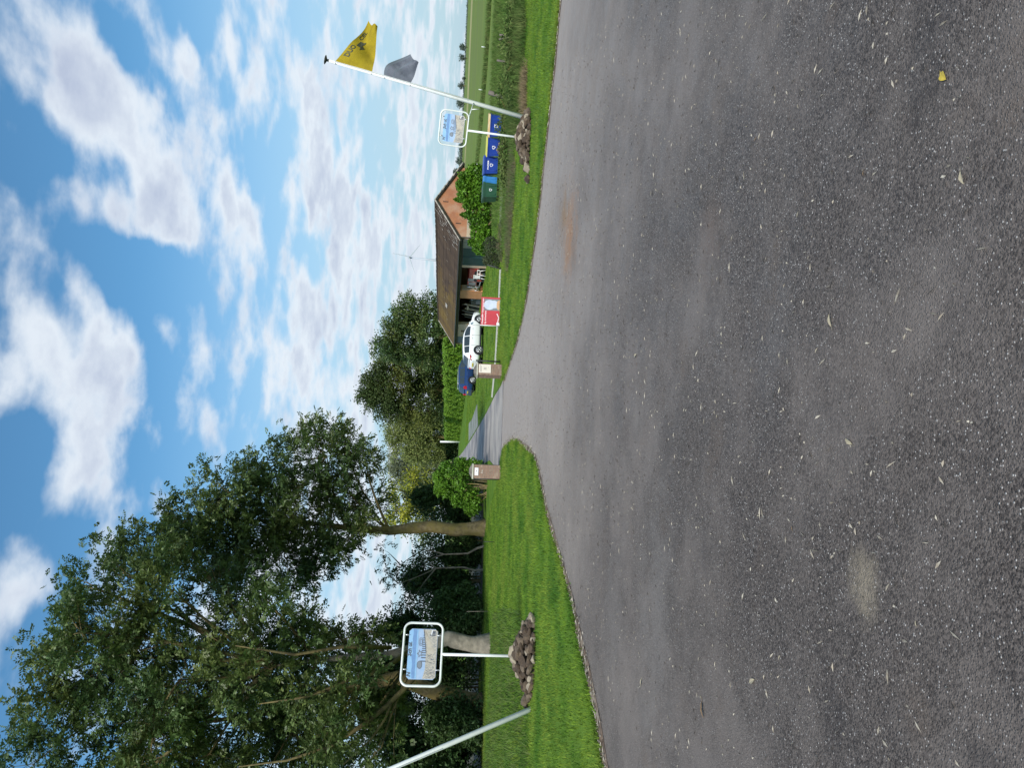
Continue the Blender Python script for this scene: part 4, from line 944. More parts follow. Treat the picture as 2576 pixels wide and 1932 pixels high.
p = e + (r - e) * .45 + nv * .09; b.add([(p.x, 17.2, p.z), (p.x + .28, 17.3, p.z + .17), (p.x + .3, 18.5, p.z + .18), (p.x + .05, 18.3, p.z + .03)], [(0, 1, 2, 3)])
o = b.build('lichen_patches', M['lichen'], barn); o['kind'] = 'stuff'
# things standing in and before the bays
def bw(x, y, z=0): return BA + BN * x + BD * y + Vector((0, 0, z))
t = thing('farm_machine', 'old red farm machine with grey side panels parked in the open bay', 'machine', bw(.62, 7.9), ang)
MB().box(-.55, .55, -2.0, .6, .55, 1.2).build('body', M['red_machine'], t)
b = MB(); b.box(-.60, -.552, -.05, .52, .72, 1.26); b.build('side_panel', M['grey_panel'], t)
b = MB(); b.box(-.60, -.552, .75, 1.35, .66, 1.2); b.build('side_panel', M['grey_panel'], t)
MB().box(-.55, .55, .62, 1.5, .58, 1.28).build('hopper', M['red_machine'], t)
b = MB()
for q in ([(-.62, 1.7, 1.3), (-.62, 1.7, .62)], [(-.62, 1.55, .62), (-.62, 2.5, .30)], [(-.62, 1.7, .35), (-.62, .2, .30)], [(-.62, 2.5, .7), (-.62, 2.5, .25)], [(-.62, 1.65, .95), (-.62, 2.5, .45)], [(-.62, 1.7, .65), (-.62, 1.75, .3)]): b.tube(q, .045, 6)
b.build('drawbar', M['steel'], t)
for yy in (-1.3, .1):
    w_ = MB().disc((-.56, yy, .42), (1, 0, 0), .42, .2, 20).build('wheel', M['rubber'], t); MB().disc((-.665, yy, .42), (1, 0, 0), .2, .02, 14).build('rim', M['red_machine'], w_)
t = thing('garden_chair', 'white plastic garden chair outside the bay with the red machine', 'chair', (7.95, 55.6, .03), ang + R(100))
MB().box(-.24, .24, -.22, .24, .40, .44).build('seat', M['white_plastic'], t)
b = MB()
for k in range(5): b.box(-.22 + k * .095, -.16 + k * .095, .2, .235, .44, .84)
b.box(-.25, .25, .2, .24, .82, .90); b.build('backrest', M['white_plastic'], t)
for sx in (-1, 1):
    b = MB(); b.box(sx * .26 - .03, sx * .26 + .03, -.24, .24, .60, .635); b.box(sx * .26 - .02, sx * .26 + .02, -.22, -.17, .44, .6); b.build('armrest', M['white_plastic'], t)
    for sy in (-1, 1): MB().add([], []).tube([(sx * .2, sy * .18, .4), (sx * .25, sy * .24, 0)], [.03, .022], 6).build('leg', M['white_plastic'], t)
cl = []
for k, (x, yy, sx, sy, sz, mt, nm, lb) in enumerate([(1.2, 13.3, .5, .5, .55, 'wood_dark', 'crate', 'dark wooden crate inside the bay next to the brick pier'), (.9, 14.6, .4, .5, .4, 'grey_panel', 'crate', 'grey crate low in the bay behind the banner'), (1.4, 15.4, .7, .6, .8, 'wood', 'crate', 'tall weathered crate in the bay above the white car')]):
    b = MB()
    for q in range(5): b.box(-sx, sx, -sy, sy, sz * q / 5 + .01, sz * (q + 1) / 5 - .012)
    b.box(-sx + .03, sx - .03, -sy + .03, sy - .03, .02, sz - .02); o = b.build(nm, M[mt]); o.location = bw(x, yy, .02); o.rotation_euler = (0, 0, ang + .2 * k); tag(o, lb, 'crate')
t = thing('board_stack', 'weathered boards leaning upright in the bay behind the white car', 'boards', bw(.42, 17.6), ang)
for k in range(9):
    b = MB(); b.box(-.02, .02, -.11, .11, 0, 1.35 + .2 * math.sin(k * 2)); o = b.build('board', M['wood'] if k % 3 else M['jamb_pale'], t); o.location = (.05 * (k % 2), -1.8 + k * .46, .02); o.rotation_euler = (R(4 * math.sin(k)), R(9), 0)
b = MB(); b.box(-.06, .0, -2.0, -.9, 1.0, 1.12); b.build('cross_board', M['jamb_pale'], t)
t = thing('bicycle', 'dark bicycle standing in the shade of the bay behind the banner', 'bicycle', bw(.5, 13.9), ang + R(90))
for x in (-.5, .5):
    w_ = MB(); w_.tube([(x + .33 * math.cos(k / 16 * 6.2832), 0, .34 + .33 * math.sin(k / 16 * 6.2832)) for k in range(18)], .02, 5, cap=False); w_ = w_.build('wheel', M['rubber'], t)
    b = MB()
    for k in range(8): b.tube([(x, 0, .34), (x + .32 * math.cos(k * .785), 0, .34 + .32 * math.sin(k * .785))], .004, 3)
    b.build('spokes', M['steel'], w_)
b = MB()
for q in ([(-.5, 0, .34), (-.12, 0, .36)], [(-.12, 0, .36), (-.2, 0, .85)], [(-.2, 0, .78), (.32, 0, .80)], [(-.12, 0, .36), (.34, 0, .74)], [(.5, 0, .34), (.32, 0, .9)], [(-.5, 0, .34), (-.2, 0, .75)]): b.tube(q, .018, 6)
b.build('frame', M['steel'], t); MB().box(-.32, -.1, -.06, .06, .86, .91).build('saddle', M['rubber'], t); MB().tube([(.3, -.25, .95), (.34, 0, .93), (.3, .25, .95)], .014, 6).build('handlebar', M['steel'], t)

# ------------------------------------------------------------------ cars
def interp(tab, x):
    xs = [r[0] for r in tab]
    if x <= xs[0]: return tab[0][1:]
    if x >= xs[-1]: return tab[-1][1:]
    for a, b in zip(tab, tab[1:]):
        if a[0] <= x <= b[0]:
            t = (x - a[0]) / (b[0] - a[0]); return tuple(p + (q - p) * t for p, q in zip(a[1:], b[1:]))
def car(name, label, loc, rz, paint, wagon):
    t = thing(name, label, 'car', loc, rz, 'cars parked on the lawn'); P = M[paint]
    if wagon:   # x, underside, shoulder height, half width
        low = [(-2.15, .46, .74, .62), (-2.10, .34, .90, .74), (-1.95, .26, .98, .82), (-1.5, .2, 1.0, .86), (0, .19, .97, .87), (1.0, .19, .95, .865), (1.55, .21, .89, .84), (1.95, .23, .80, .78), (2.1, .27, .72, .70), (2.17, .40, .62, .56)]
        rf = [(-2.07, .985), (-2.0, 1.12), (-1.86, 1.40), (-1.7, 1.485), (-1.2, 1.53), (-.2, 1.55), (.25, 1.52), (.55, 1.43), (1.25, .955)]
        wheels = (-1.32, 1.33); wr = .315; belt = .975
    else:
        low = [(-2.02, .46, .74, .62), (-1.98, .34, .88, .74), (-1.84, .26, .97, .82), (-1.4, .2, .985, .86), (0, .19, .955, .875), (1.0, .19, .93, .87), (1.5, .21, .86, .84), (1.9, .23, .76, .77), (2.04, .27, .68, .68), (2.1, .40, .58, .54)]
        rf = [(-1.93, .97), (-1.86, 1.06), (-1.55, 1.34), (-1.3, 1.41), (-.7, 1.455), (-.1, 1.46), (.2, 1.43), (.45, 1.36), (1.2, .93)]
        wheels = (-1.27, 1.30); wr = .315; belt = .955
    n = 44; x0, x1 = low[0][0], low[-1][0]; b = MB(); ring = 14; vs = []
    for i in range(n + 1):
        x = x0 + (x1 - x0) * i / n; zb, zt, hw = interp(low, x)
        half = [(0, zb), (hw * .8, zb), (hw * .95, zb + .07), (hw * 1.0, zb + .25 * (zt - zb)), (hw * 1.015, zb + .58 * (zt - zb)), (hw * .99, zb + .84 * (zt - zb)), (hw * .93, zt), (hw * .5, zt + .025)]
        sec = half + [(0, zt + .03)] + [(-y, z) for y, z in half[:0:-1]]
        ring = len(sec); vs += [(x, y, z) for y, z in sec]
    fs = [(i * ring + k, (i + 1) * ring + k, (i + 1) * ring + (k + 1) % ring, i * ring + (k + 1) % ring) for i in range(n) for k in range(ring)]
    b.add(vs, fs, 0, True); b.f.append(list(range(ring))); b.m.append(0); b.sm.append(False); b.f.append([n * ring + k for k in range(ring)][::-1]); b.m.append(0); b.sm.append(False)
    b.build('body', P, t)
    hwb, hwr = .80, .60
    def side(x, f, off=0.0, s=1):
        zt = interp(rf, x)[0]; zl = interp(low, x)[1] - .02; k = min(1, (zt - zl) / .42); top = hwb + (hwr - hwb) * k
        y = hwb + (top - hwb) * f; z = zl + (zt - zl) * f; return (x, s * (y + off), z + off * .35)
    b = MB(); vs = []; n = 36; xa, xb = rf[0][0], rf[-1][0]
    for i in range(n + 1):
        x = xa + (xb - xa) * i / n; zt = interp(rf, x)[0]; prof = [side(x, f) for f in (0, .3, .6, .85, .96)]; tp = prof[-1]
        sec = prof + [(x, tp[1] * .8, zt + .008), (x, tp[1] * .4, zt + .02)] + [(x, 0, zt + .024)]; sec += [(p[0], -p[1], p[2]) for p in sec[-2::-1]]; rg = len(sec); vs += sec
    b.add(vs, [(i * rg + k, i * rg + k + 1, (i + 1) * rg + k + 1, (i + 1) * rg + k) for i in range(n) for k in range(rg - 1)], 0, True); b.build('roof', P, t)
    panes = [(-1.66, -1.02), (-.98, -.12), (-.06, .78)] if wagon else [(-1.45, -.92), (-.88, -.10), (-.04, .72)]
    for s in (1, -1):
        for (a, c) in panes:
            b = MB(); q = 8; vs = []
            for i in range(q + 1):
                x = a + (c - a) * i / q; vs += [side(x, .10, .007, s), side(x, .86, .007, s)]
            b.add(vs, [((2 * i, 2 * i + 2, 2 * i + 3, 2 * i + 1) if s < 0 else (2 * i + 1, 2 * i + 3, 2 * i + 2, 2 * i)) for i in range(q)], 0, True); b.build('window', M['glass'], t)
        b = MB()
        for xq in ((-1.0, -.09, .8) if wagon else (-.9, -.07, .78)):
            zb, zt, hw = interp(low, xq); b.box(xq - .006, xq + .006, s * hw * 1.005 - .012, s * hw * 1.005 + .012, zb + .12, zt - .08)
        b.build('door_gap', M['black_trim'], t)
        for xq in ((-.35, .5) if wagon else (-.32, .45)):
            hw = interp(low, xq)[2]; b = MB(); b.box(xq - .09, xq + .09, s * (hw + .012) - .014, s * (hw + .012) + .014, .80, .835); b.build('door_handle', P, t)
        xm = .85; b = MB(); hw = interp(low, xm)[2]; b.box(xm - .07, xm + .07, s * (hw + .09) - .08, s * (hw + .09) + .08, .96, 1.08); b.build('mirror', P if not wagon else M['black_trim'], t)
        b = MB(); zb, zt, hw = interp(low, 0); b.box(-1.0, 1.0, s * (hw * .99) - .02, s * (hw * .99) + .02, .18, .27); b.build('sill', M['black_trim'], t)
        for xw in wheels:
            hw = interp(low, xw)[2]; cy = s * (hw - .06)
            MB().disc((xw, s * (hw - .055), wr + .015), (0, 1, 0), wr + .065, .15, 26).build('wheel_arch', M['black_trim'], t)
            w_ = MB().disc((xw, s * (hw - .01), wr), (0, 1, 0), wr, .16, 26).build('wheel', M['rubber'], t)
            b = MB(); yy = s * (hw + .075); b.tube([(xw + .205 * math.cos(k / 20 * 6.2832), yy, wr + .205 * math.sin(k / 20 * 6.2832)) for k in range(22)], .022, 5, cap=False)
            for k in range(5):
                a = k * 1.2566 + .3; b.tube([(xw, yy, wr), (xw + .2 * math.cos(a), yy, wr + .2 * math.sin(a))], [.045, .035], 5)
            b.disc((xw, yy, wr), (0, 1, 0), .055, .03, 10); b.build('rim', M['rim'], w_)
        # lights
        if wagon: q = [(-2.125, .66, .80), (-1.95, .825, .82), (-1.97, .825, .98), (-2.03, .76, 1.10), (-2.11, .68, 1.05)]
        else: q = [(-2.0, .60, .80), (-1.80, .83, .84), (-1.70, .845, .95), (-1.84, .80, .95), (-1.985, .66, .90)]
        b = MB(); vs = [(x - .016, s * (y + .022), z) for x, y, z in q]; b.add(vs + [(x + .1, y * .95, z) for x, y, z in vs], [tuple(range(5)) if s < 0 else tuple(range(5))[::-1]] + [(i, (i + 1) % 5, 5 + (i + 1) % 5, 5 + i) for i in range(5)]); b.build('tail_light', M['tail'], t)
        q = [(2.09, .55, .60), (1.88, .80, .64), (1.74, .81, .76), (1.95, .68, .73)]; b = MB(); b.add([(x + .015, s * (y + .015), z) for x, y, z in q] + [(x - .1, s * y * .9, z) for x, y, z in q], [(0, 1, 2, 3), (3, 2, 1, 0)] + [(i, (i + 1) % 4, 4 + (i + 1) % 4, 4 + i) for i in range(4)]); b.build('headlight', M['tail_clear'], t)
        if wagon: b = MB(); b.tube([(-1.7, s * .56, 1.53), (-1.5, s * .56, 1.60), (-.2, s * .57, 1.625), (.2, s * .56, 1.56)], .02, 6); b.build('roof_rail', M['rim'], t)
    # rear window and windscreen
    def glass(xl, xu, name, sg, wl=.70, wu=.55):
        zl, zu = interp(rf, xl)[0], interp(rf, xu)[0]; d = Vector((xu - xl, 0, zu - zl)).normalized(); nn = Vector((-d.z, 0, d.x)) * (.012 if sg > 0 else -.012)
        if nn.z < 0: nn = -nn
        b = MB(); nseg = 6; vs = []
        for i in range(nseg + 1):
            x = xl + (xu - xl) * i / nseg; z = interp(rf, x)[0] + .024; w_ = wl + (wu - wl) * i / nseg; vs += [(x + nn.x, -w_, z - .012 + nn.z), (x + nn.x, 0, z + nn.z + .004), (x + nn.x, w_, z - .012 + nn.z)]
        b.add(vs, [(3 * i + k, 3 * i + k + 1, 3 * i + 4 + k, 3 * i + 3 + k) for i in range(nseg) for k in (0, 1)], 0, True); b.build(name, M['glass'], t)
    if wagon: glass(-2.03, -1.80, 'rear_window', -1, .68, .58); glass(1.17, .62, 'windscreen', 1)
    else: glass(-1.88, -1.50, 'rear_window', -1, .68, .56); glass(1.12, .52, 'windscreen', 1)
    xr = low[0][0]
    MB().box(xr - .03, xr + .12, -.66, .66, .36, .56).build('rear_bumper', P, t)
    MB().box(xr - .036, xr + .1, -.60, .60, .30, .40).build('bumper_trim', M['black_trim'], t)
    MB().box(xr - .022, xr + .03, -.26, .26, .66, .77).build('number_plate', M['plate'], t)
    MB().box(2.06, 2.17 if not wagon else 2.2, -.5, .5, .34, .48).build('front_grille', M['black_trim'], t)
    b = MB(); b.box(-1.9, 1.9, -.6, .6, .16, .3); b.build('underbody', M['black_trim'], t)
    return t
car('hatchback_car', 'white hatchback parked on the lawn in front of the barn', (3.05, 55.0, .035), R(27), 'car_white', False)
car('estate_car', 'dark blue estate car with roof rails parked by the green hedge', (1.05, 68.2, .035), R(24), 'car_blue', True)

# ------------------------------------------------------------------ trees by the road
T1 = [(-4.3, 41, 8.7, 1.8), (-4.8, 41, 11.4, 1.6), (-6.2, 41, 13.2, 1.9), (-6.7, 41, 10.3, 2.4), (-6, 41, 7.6, 1.6), (-7.5, 41, 15.2, 1.8), (-9.1, 41, 13.9, 2.2), (-9.1, 41, 11, 2.4), (-8.3, 41, 8.3, 1.8), (-6.8, 41, 6.5, 1.1), (-3.4, 41, 7.5, 1.1), (-3.5, 41, 9.6, .9), (-4.5, 41, 6.7, 1.0), (-7.6, 41, 12.3, 2.2), (-8.8, 41, 16.4, 1.3), (-9.7, 41, 8.8, 1.2), (-2.9, 41, 8.5, .6), (-5.2, 41, 12.8, .9), (-8.4, 40.2, 6.9, 1.1), (-7.4, 40.4, 6.2, .8), (-8.9, 40.2, 7.6, 1.0)]
make_tree('ash_tree', 'tall ash tree with pale straight trunk standing clear on the grass', 'tree', [(-7.93, 41.3, -.1), (-8.0, 41.3, .7), (-8.12, 41.3, 1.6), (-7.95, 41.3, 2.9), (-8.05, 41.3, 3.9), (-8.2, 41.2, 5.2), (-8.1, 41.1, 7.5), (-7.8, 41, 10), (-7.8, 41, 13)],
          [.46, .37, .34, .32, .29, .24, .15, .10, .05], T1, M['ash'], M['bark'], per_r2=6.5, sp=32, ln=.17, lw=.09, crad=.62)
T2 = [(-8.9, 33, 15.3, 1.4), (-9.1, 33, 13.3, 1.7), (-10.6, 33, 16.4, 1.6), (-11.1, 33, 14.4, 1.9), (-9.9, 33, 11.5, 1.9), (-9.2, 33, 9.4, 1.1), (-12.7, 33, 17.6, 1.6), (-13.1, 33, 15.3, 2.1), (-12.6, 33, 12.7, 2.1), (-11.9, 33, 10.1, 1.9), (-14.5, 33, 18.4, 1.4), (-15.2, 33, 16.5, 1.9), (-15.3, 33, 13.6, 2.1), (-14.4, 33, 10.7, 1.9), (-11.2, 33, 8.1, 1.2),
      (-16.3, 33, 18.5, 1.4), (-16.8, 33, 15.5, 1.7), (-16.7, 33, 11.9, 1.9), (-13.6, 33, 8.4, 1.6), (-11.8, 33, 6.4, 1.2), (-16, 33, 8.6, 1.7), (-14.6, 33, 6, 1.4), (-16.3, 33, 5.6, 1.2), (-10.5, 33, 7.4, .9), (-18.8, 33, 16.2, 2.3), (-19, 33, 12.9, 2.4), (-18.9, 33, 9.7, 2.3), (-18, 33, 7.2, 1.7), (-10.2, 33, 15.0, 1.0), (-10, 33, 17.2, .7), (-8.8, 38, 17.4, 1.5), (-8.7, 38, 15.9, 1.5), (-9.7, 36, 17.9, 1.4), (-9.0, 38, 14.5, 1.6), (-11.5, 34, 18.2, 1.2), (-13.7, 33, 19.0, 1.1), (-15.6, 33, 19.5, 1.1), (-9.4, 38, 12.7, 1.5), (-12.3, 31.4, 5.4, 1.1), (-13.6, 31.2, 4.6, 1.1), (-15, 31.6, 4.4, 1.2), (-10.9, 31.5, 5.2, .8), (-12.6, 31.2, 7.2, 1.2), (-14.2, 31, 6.6, 1.2), (-11.3, 31.2, 6.6, .9)]
make_tree('ash_tree', 'broad ash tree with thick leaning grey trunk behind the stone pile', 'tree', [(-11.5, 33, -.1), (-11.45, 33, .8), (-11.2, 33, 1.9), (-11.6, 33, 3), (-12.0, 33, 4.6), (-12.2, 33, 7.4), (-12.5, 33, 9.2)],
          [.42, .35, .30, .24, .17, .11, .05], T2, M['ash'], M['bark_limb'], per_r2=6, sp=32, ln=.16, lw=.088, crad=.60, jitter=1.8, limb_r=.11, trunkmat=M['bark_pale'])
# a second crown behind, filling the canopy beyond the frame edge
make_tree('ash_tree', 'ash tree with yellow barked forked limbs rising beside the sign frame', 'tree', [(-15.6, 36.5, -.1), (-15.0, 36.5, 2.4), (-14.3, 36.5, 4.2), (-15, 36.5, 7), (-16, 36.5, 10), (-16.5, 36.5, 13)], [.42, .36, .30, .24, .16, .07],
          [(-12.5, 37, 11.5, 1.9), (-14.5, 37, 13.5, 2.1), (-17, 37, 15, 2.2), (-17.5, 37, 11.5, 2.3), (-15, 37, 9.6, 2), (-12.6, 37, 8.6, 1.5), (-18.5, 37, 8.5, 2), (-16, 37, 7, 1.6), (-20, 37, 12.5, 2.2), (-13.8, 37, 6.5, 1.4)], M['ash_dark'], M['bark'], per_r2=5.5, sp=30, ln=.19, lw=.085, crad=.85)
b = MB()
b.tube([(0, 0, 0), (-.5, -.3, .2), (-1.1, -.8, .75), (-1.7, -1.3, 1.5), (-2.2, -1.8, 2.3), (-2.9, -2.3, 3.6), (-3.3, -2.6, 5.2), (-3.5, -2.7, 7)], [.15, .13, .12, .105, .09, .07, .045, .02], 8)
b.tube([(-1.5, -1.1, 1.25), (-2.0, -1.8, 1.5), (-2.6, -2.3, 2.0), (-3.4, -2.7, 3.0)], [.07, .06, .045, .02], 6)
b.tube([(.1, -.1, .8), (-.3, -1.2, 1.8), (-.4, -1.9, 3.0), (-.9, -2.4, 4.6), (-1.1, -2.6, 6.4)], [.11, .09, .07, .05, .02], 7)
b.tube([(.3, -.1, 1.5), (.7, -1.2, 3.4), (.6, -1.9, 5.2), (1.1, -2.4, 7.4)], [.09, .08, .06, .02], 7)
o = b.build('limb', M['bark_limb'], None)
o.parent = [q for q in COL.objects if q.name.startswith('ash_tree')][1]; o.location = (-.3, -.3, 2.9)
# understorey: a wall of dark bushes below the tall trees
us = [(-5.9, 45.2, 1.3, 1.1, 1.2, 1.5), (-7.4, 46, 2.2, 1.4, 1.3, 2.4), (-9.6, 44.5, 1.6, 1.2, 1.3, 1.9), (-11.3, 44, 2.5, 1.5, 1.5, 2.6), (-13.6, 43.4, 2.6, 1.7, 1.5, 2.8), (-12.2, 39.5, 1.5, 1.3, 1.2, 1.7), (-14.2, 39.2, 2.1, 1.5, 1.3, 2.4), (-16.2, 40.5, 3.1, 1.9, 1.6, 3.3), (-17.8, 38, 2.6, 1.8, 1.6, 2.9), (-16.0, 35.8, 1.3, 1.3, 1.1, 1.5), (-18.6, 34.2, 1.8, 1.6, 1.4, 2.1), (-20.4, 37, 3.4, 2.2, 1.8, 3.6)]
ul = ['low dark bush at the pillar end of the row under the trees', 'dark bush behind the yellow leaved tree under the ash', 'dark bush directly behind the pale straight trunk', 'tall dark bush behind the two pale sapling trunks', 'tall dark bush to the rear of the thin cane', 'low dark bush just past the thin cane', 'dark bush seen above the thick grey trunk', 'big dark bush filling the gap behind the sign frame', 'dark bush between the sign frame and the leaning pole', 'low leafy bush beside the thick grey trunk base', 'dark bush crossed by the leaning bare flagpole', 'largest dark bush at the far end of the row']
for q, l in zip(us, ul):
    x, y, z, a, b_, c = q
    parts = [(x, y, z, a, b_, c)] + [(x + rnd.uniform(-.7, .7) * a, y + rnd.uniform(-.5, .1) * b_, z + rnd.uniform(-.5, .7) * c, a * rnd.uniform(.4, .65), b_ * .6, c * rnd.uniform(.3, .5)) for _ in range(4)]
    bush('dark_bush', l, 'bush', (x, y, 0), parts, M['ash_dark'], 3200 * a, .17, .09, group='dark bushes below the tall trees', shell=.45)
for k, (pts, l) in enumerate([([(-10.32, 41.6, -.05), (-10.36, 41.6, .5), (-10.2, 41.6, 1.1), (-10.3, 41.7, 2.6)], 'thin pale sapling trunk further from the gate pillar'), ([(-9.05, 41.9, -.05), (-9.2, 41.9, .4), (-9.5, 41.9, .9), (-9.6, 42, 2.2)], 'thin pale sapling leaning right behind the straight ash trunk')]):
    make_tree('sapling', l, 'sapling', pts, [.07, .06, .05, .03], [(pts[-1][0], 42, 3.4, .9), (pts[-1][0] - .7, 42.4, 4.6, .8), (pts[-1][0] - .3, 42.4, 5.4, .6), (pts[-1][0] - 1.3, 42.4, 3.6, .8)], M['ash_dark'], M['bark_pale'], per_r2=6, sp=9, ln=.16, lw=.07, crad=.5, limb_r=.04, group='saplings under the ash')
# shrubs at the gate
bush('bright_shrub', 'fresh green shrub growing behind the gate pillar with white plate', 'shrub', (-5.55, 41.4, 0), [tuple(v * .941 for v in q) for q in [(-5.5, 44, 2.1, .8, .8, .7), (-6.2, 44, 1.4, .9, .8, .9), (-5.2, 44.2, 1.2, .6, .6, .8), (-6.8, 44, .9, .6, .6, .7), (-6.4, 44, 2.3, .4, .4, .4), (-5.0, 44, 2.5, .35, .3, .35), (-5.6, 43.8, 2.85, .3, .3, .3), (-6.9, 43.8, 1.7, .4, .3, .4), (-7.1, 44, 1.2, .35, .3, .3), (-4.7, 43.9, 1.6, .3, .3, .4), (-6.0, 43.6, 2.6, .25, .25, .4), (-5.9, 43.2, 1.6, .4, .3, .35), (-5.5, 44, 2.9, .35, .3, .3), (-6.3, 44, 2.8, .4, .3, .3), (-7.3, 44, .8, .5, .4, .5), (-4.9, 44, .8, .5, .4, .6)]], M['lime_leaf'], 900, .14, .08, shell=.3)
make_tree('yellowing_tree', 'small tree with yellow green leaves beside the bright shrub', 'tree', [(-9.2, 60, -.1), (-9.2, 60, 2), (-9.3, 60, 4.5)], [.2, .15, .08], [(-8.2, 59, 4.4, 1.1), (-9.2, 59, 5.5, 1.3), (-10.2, 59, 4.6, 1.1), (-8.8, 59, 3.3, 1.1), (-10.4, 59, 5.9, .9), (-10.9, 59, 6.6, .7), (-7.6, 59, 5.2, .7), (-8.4, 59, 6.3, .7)], M['yellow_leaf'], M['bark'], per_r2=10, sp=40, kind='plain', ln=.22, lw=.13, crad=.55, jitter=.5)
make_tree('dark_tree', 'dark rounded tree standing behind the yellow leaved one', 'tree', [(-10.6, 68, -.1), (-10.6, 68, 3), (-10.7, 68, 5)], [.25, .2, .1], [(-10.0, 68, 4.2, 1.5), (-11.4, 68, 5.2, 1.7), (-11.6, 68, 3.2, 1.6), (-9.4, 68, 2.6, 1.4), (-12.8, 68, 6.2, 1.3), (-13.2, 68, 4.2, 1.6), (-8.4, 68, 1.6, 1.2)], M['ash'], M['bark'], per_r2=8, sp=40, kind='plain', ln=.26, lw=.14, crad=.65)
KP = 1.6; KW = 1.36
make_tree('pale_willow', 'pale grey green willow far up the drive behind the yellow tree', 'tree', [(-20.8, 176, -.1), (-20.8, 176, 4), (-21.1, 176, 9)], [.4, .3, .12], [(x * KP, 176, (z - 2.2) * KP + 2.2, r * KP) for x, z, r in ((-12.0, 9.8, 1.7), (-13.6, 9.0, 2.1), (-15, 7.6, 2), (-12.4, 6.8, 2.2), (-11.2, 8.2, 1.3), (-14.5, 5.4, 2), (-13, 3.6, 1.8))], M['pale_willow'], M['bark'], per_r2=4, sp=50, kind='plain', ln=.6, lw=.2, crad=1.2)
make_tree('willow', 'olive green willow at the bend of the drive behind the white post', 'tree', [(-12.2, 166, -.1), (-12.2, 166, 4), (-12.4, 166, 9)], [.5, .35, .15], [(x * KW, 166, (z - 2.2) * KW + 2.2, r * KW) for x, z, r in ((-9, 10.8, 2.1), (-7.2, 8.8, 2.2), (-10.8, 9.4, 2.2), (-9, 7.4, 2.6), (-6.6, 6, 2), (-12.2, 7.2, 2), (-10.8, 5.2, 2.2), (-8.2, 4.6, 2), (-6.4, 4.2, 1.6), (-12.0, 4.4, 1.8))], M['willow'], M['bark'], per_r2=4, sp=70, kind='plain', ln=.6, lw=.2, crad=1.3)
KB = 134 / 113
BT = [(-2.4, 113, 13.4, 2.4), (-4.4, 113, 11.4, 2.2), (-.4, 113, 13.0, 2.4), (1.8, 113, 11.2, 2.5), (-1.6, 113, 9.6, 3), (-4.8, 113, 8.4, 2.2), (2.4, 113, 7.8, 2.8), (-1.4, 113, 6, 2.6), (-5, 113, 5.4, 2), (2.6, 113, 4.8, 2.4), (-3.2, 113, 14.4, 1.2)]
BT = [(x * KB, 134, (z - 2.2) * KB + 2.2, r * KB) for x, _, z, r in BT]
make_tree('broad_tree', 'tall broad olive tree behind the hedge at the drive end', 'tree', [(-1.8, 135, -.1), (-1.7, 135, 4), (-1.8, 135, 9), (-1.9, 135, 12)], [.55, .45, .25, .08], BT, M['poplar'], M['bark'], per_r2=5, sp=85, kind='plain', ln=.40, lw=.23, crad=1.15)
BT2 = [(5.2, 118, 12.4, 2.4), (7.2, 118, 11.6, 2.2), (9.4, 118, 10.8, 2), (11.2, 118, 8.8, 1.9), (8.4, 118, 8.6, 2.5), (5.4, 118, 9, 2.8), (4.4, 118, 5.6, 2.4), (8.2, 118, 5.8, 2.5), (11.4, 118, 6.4, 1.8), (12.4, 118, 9.9, .9), (3.9, 118, 11.6, 1.6), (12.2, 118, 4.6, 1.6)]
make_tree('broad_tree', 'broad dark tree rising behind the far end of the barn roof', 'tree', [(7, 119, -.1), (7, 119, 4), (7.2, 119, 7), (7.4, 119, 9.5)], [.45, .35, .2, .08], BT2, M['ash'], M['bark'], per_r2=5.2, sp=75, kind='plain', ln=.37, lw=.21, crad=1.0)
# the leafy base under those crowns
for k, (x, y, l) in enumerate([(-17, 185, 'dark shrubbery under the willow crown'), (-6, 165, 'dark shrubbery under the tall broad tree'), (.5, 140, 'dark shrubbery behind the middle of the hedge'), (7.5, 124, 'dark shrubbery beside the barn end below the broad trees')]):
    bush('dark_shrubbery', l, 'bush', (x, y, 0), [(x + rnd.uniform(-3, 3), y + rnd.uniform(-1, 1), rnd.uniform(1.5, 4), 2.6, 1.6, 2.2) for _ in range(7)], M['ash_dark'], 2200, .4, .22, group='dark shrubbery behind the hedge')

# ------------------------------------------------------------------ hedge and what shows over it
h0, h1 = Vector((4.6, 88, 0)), Vector((-12.0, 160, 0)); hd = (h1 - h0).normalized(); hn = Vector((hd.y, -hd.x, 0)); HL = (h1 - h0).length
n = 110000; s = rng.random(n) * HL; a = rng.random(n); hh = 2.95 + .22 * np.sin(s * 1.3) * np.sin(s * .37) + .16 * np.sin(s * .47) + .12 * np.sin(s * 2.9) + rng.normal(size=n) * .09 - s / HL * .22
side = rng.random(n); z = np.where(side < .72, rng.random(n) * hh, hh + rng.normal(size=n) * .06); dep = np.where(side < .72, -.55 + np.abs(rng.normal(size=n)) * .22 + .22 * np.sin(s * 1.35 + z * 1.1) + .12 * np.sin(s * 2.9 - z * 2.3), rng.uniform(-.6, .6, n))
P = np.column_stack([h0.x + hd.x * s + hn.x * dep, h0.y + hd.y * s + hn.y * dep, z])
hedge = thing('hedge', 'long clipped bright green hedge behind the parked cars', 'hedge', h0)
out = np.tile(np.array([[-abs(hn.x), -abs(hn.y), .4]]), (n, 1))
V = plain_leaves(P, out, .26, .14, -.5) - np.array(h0)[None]
o = link('foliage', np_mesh('foliage', V, 4, M['hedge']), hedge); o['kind'] = 'stuff'
b = MB()
core = [h0 + hn * .6, h1 + hn * .6, h1 + hn * .15, h0 + hn * .15]; b.prism([(p.x - h0.x, p.y - h0.y) for p in core], 0, 2.55); b.build('woody_core', M['weeds'], hedge)
t = thing('white_shed', 'low white roofed shed just showing over the hedge top', 'shed', (-6.2, 142, 0), math.atan2(hd.y, hd.x))
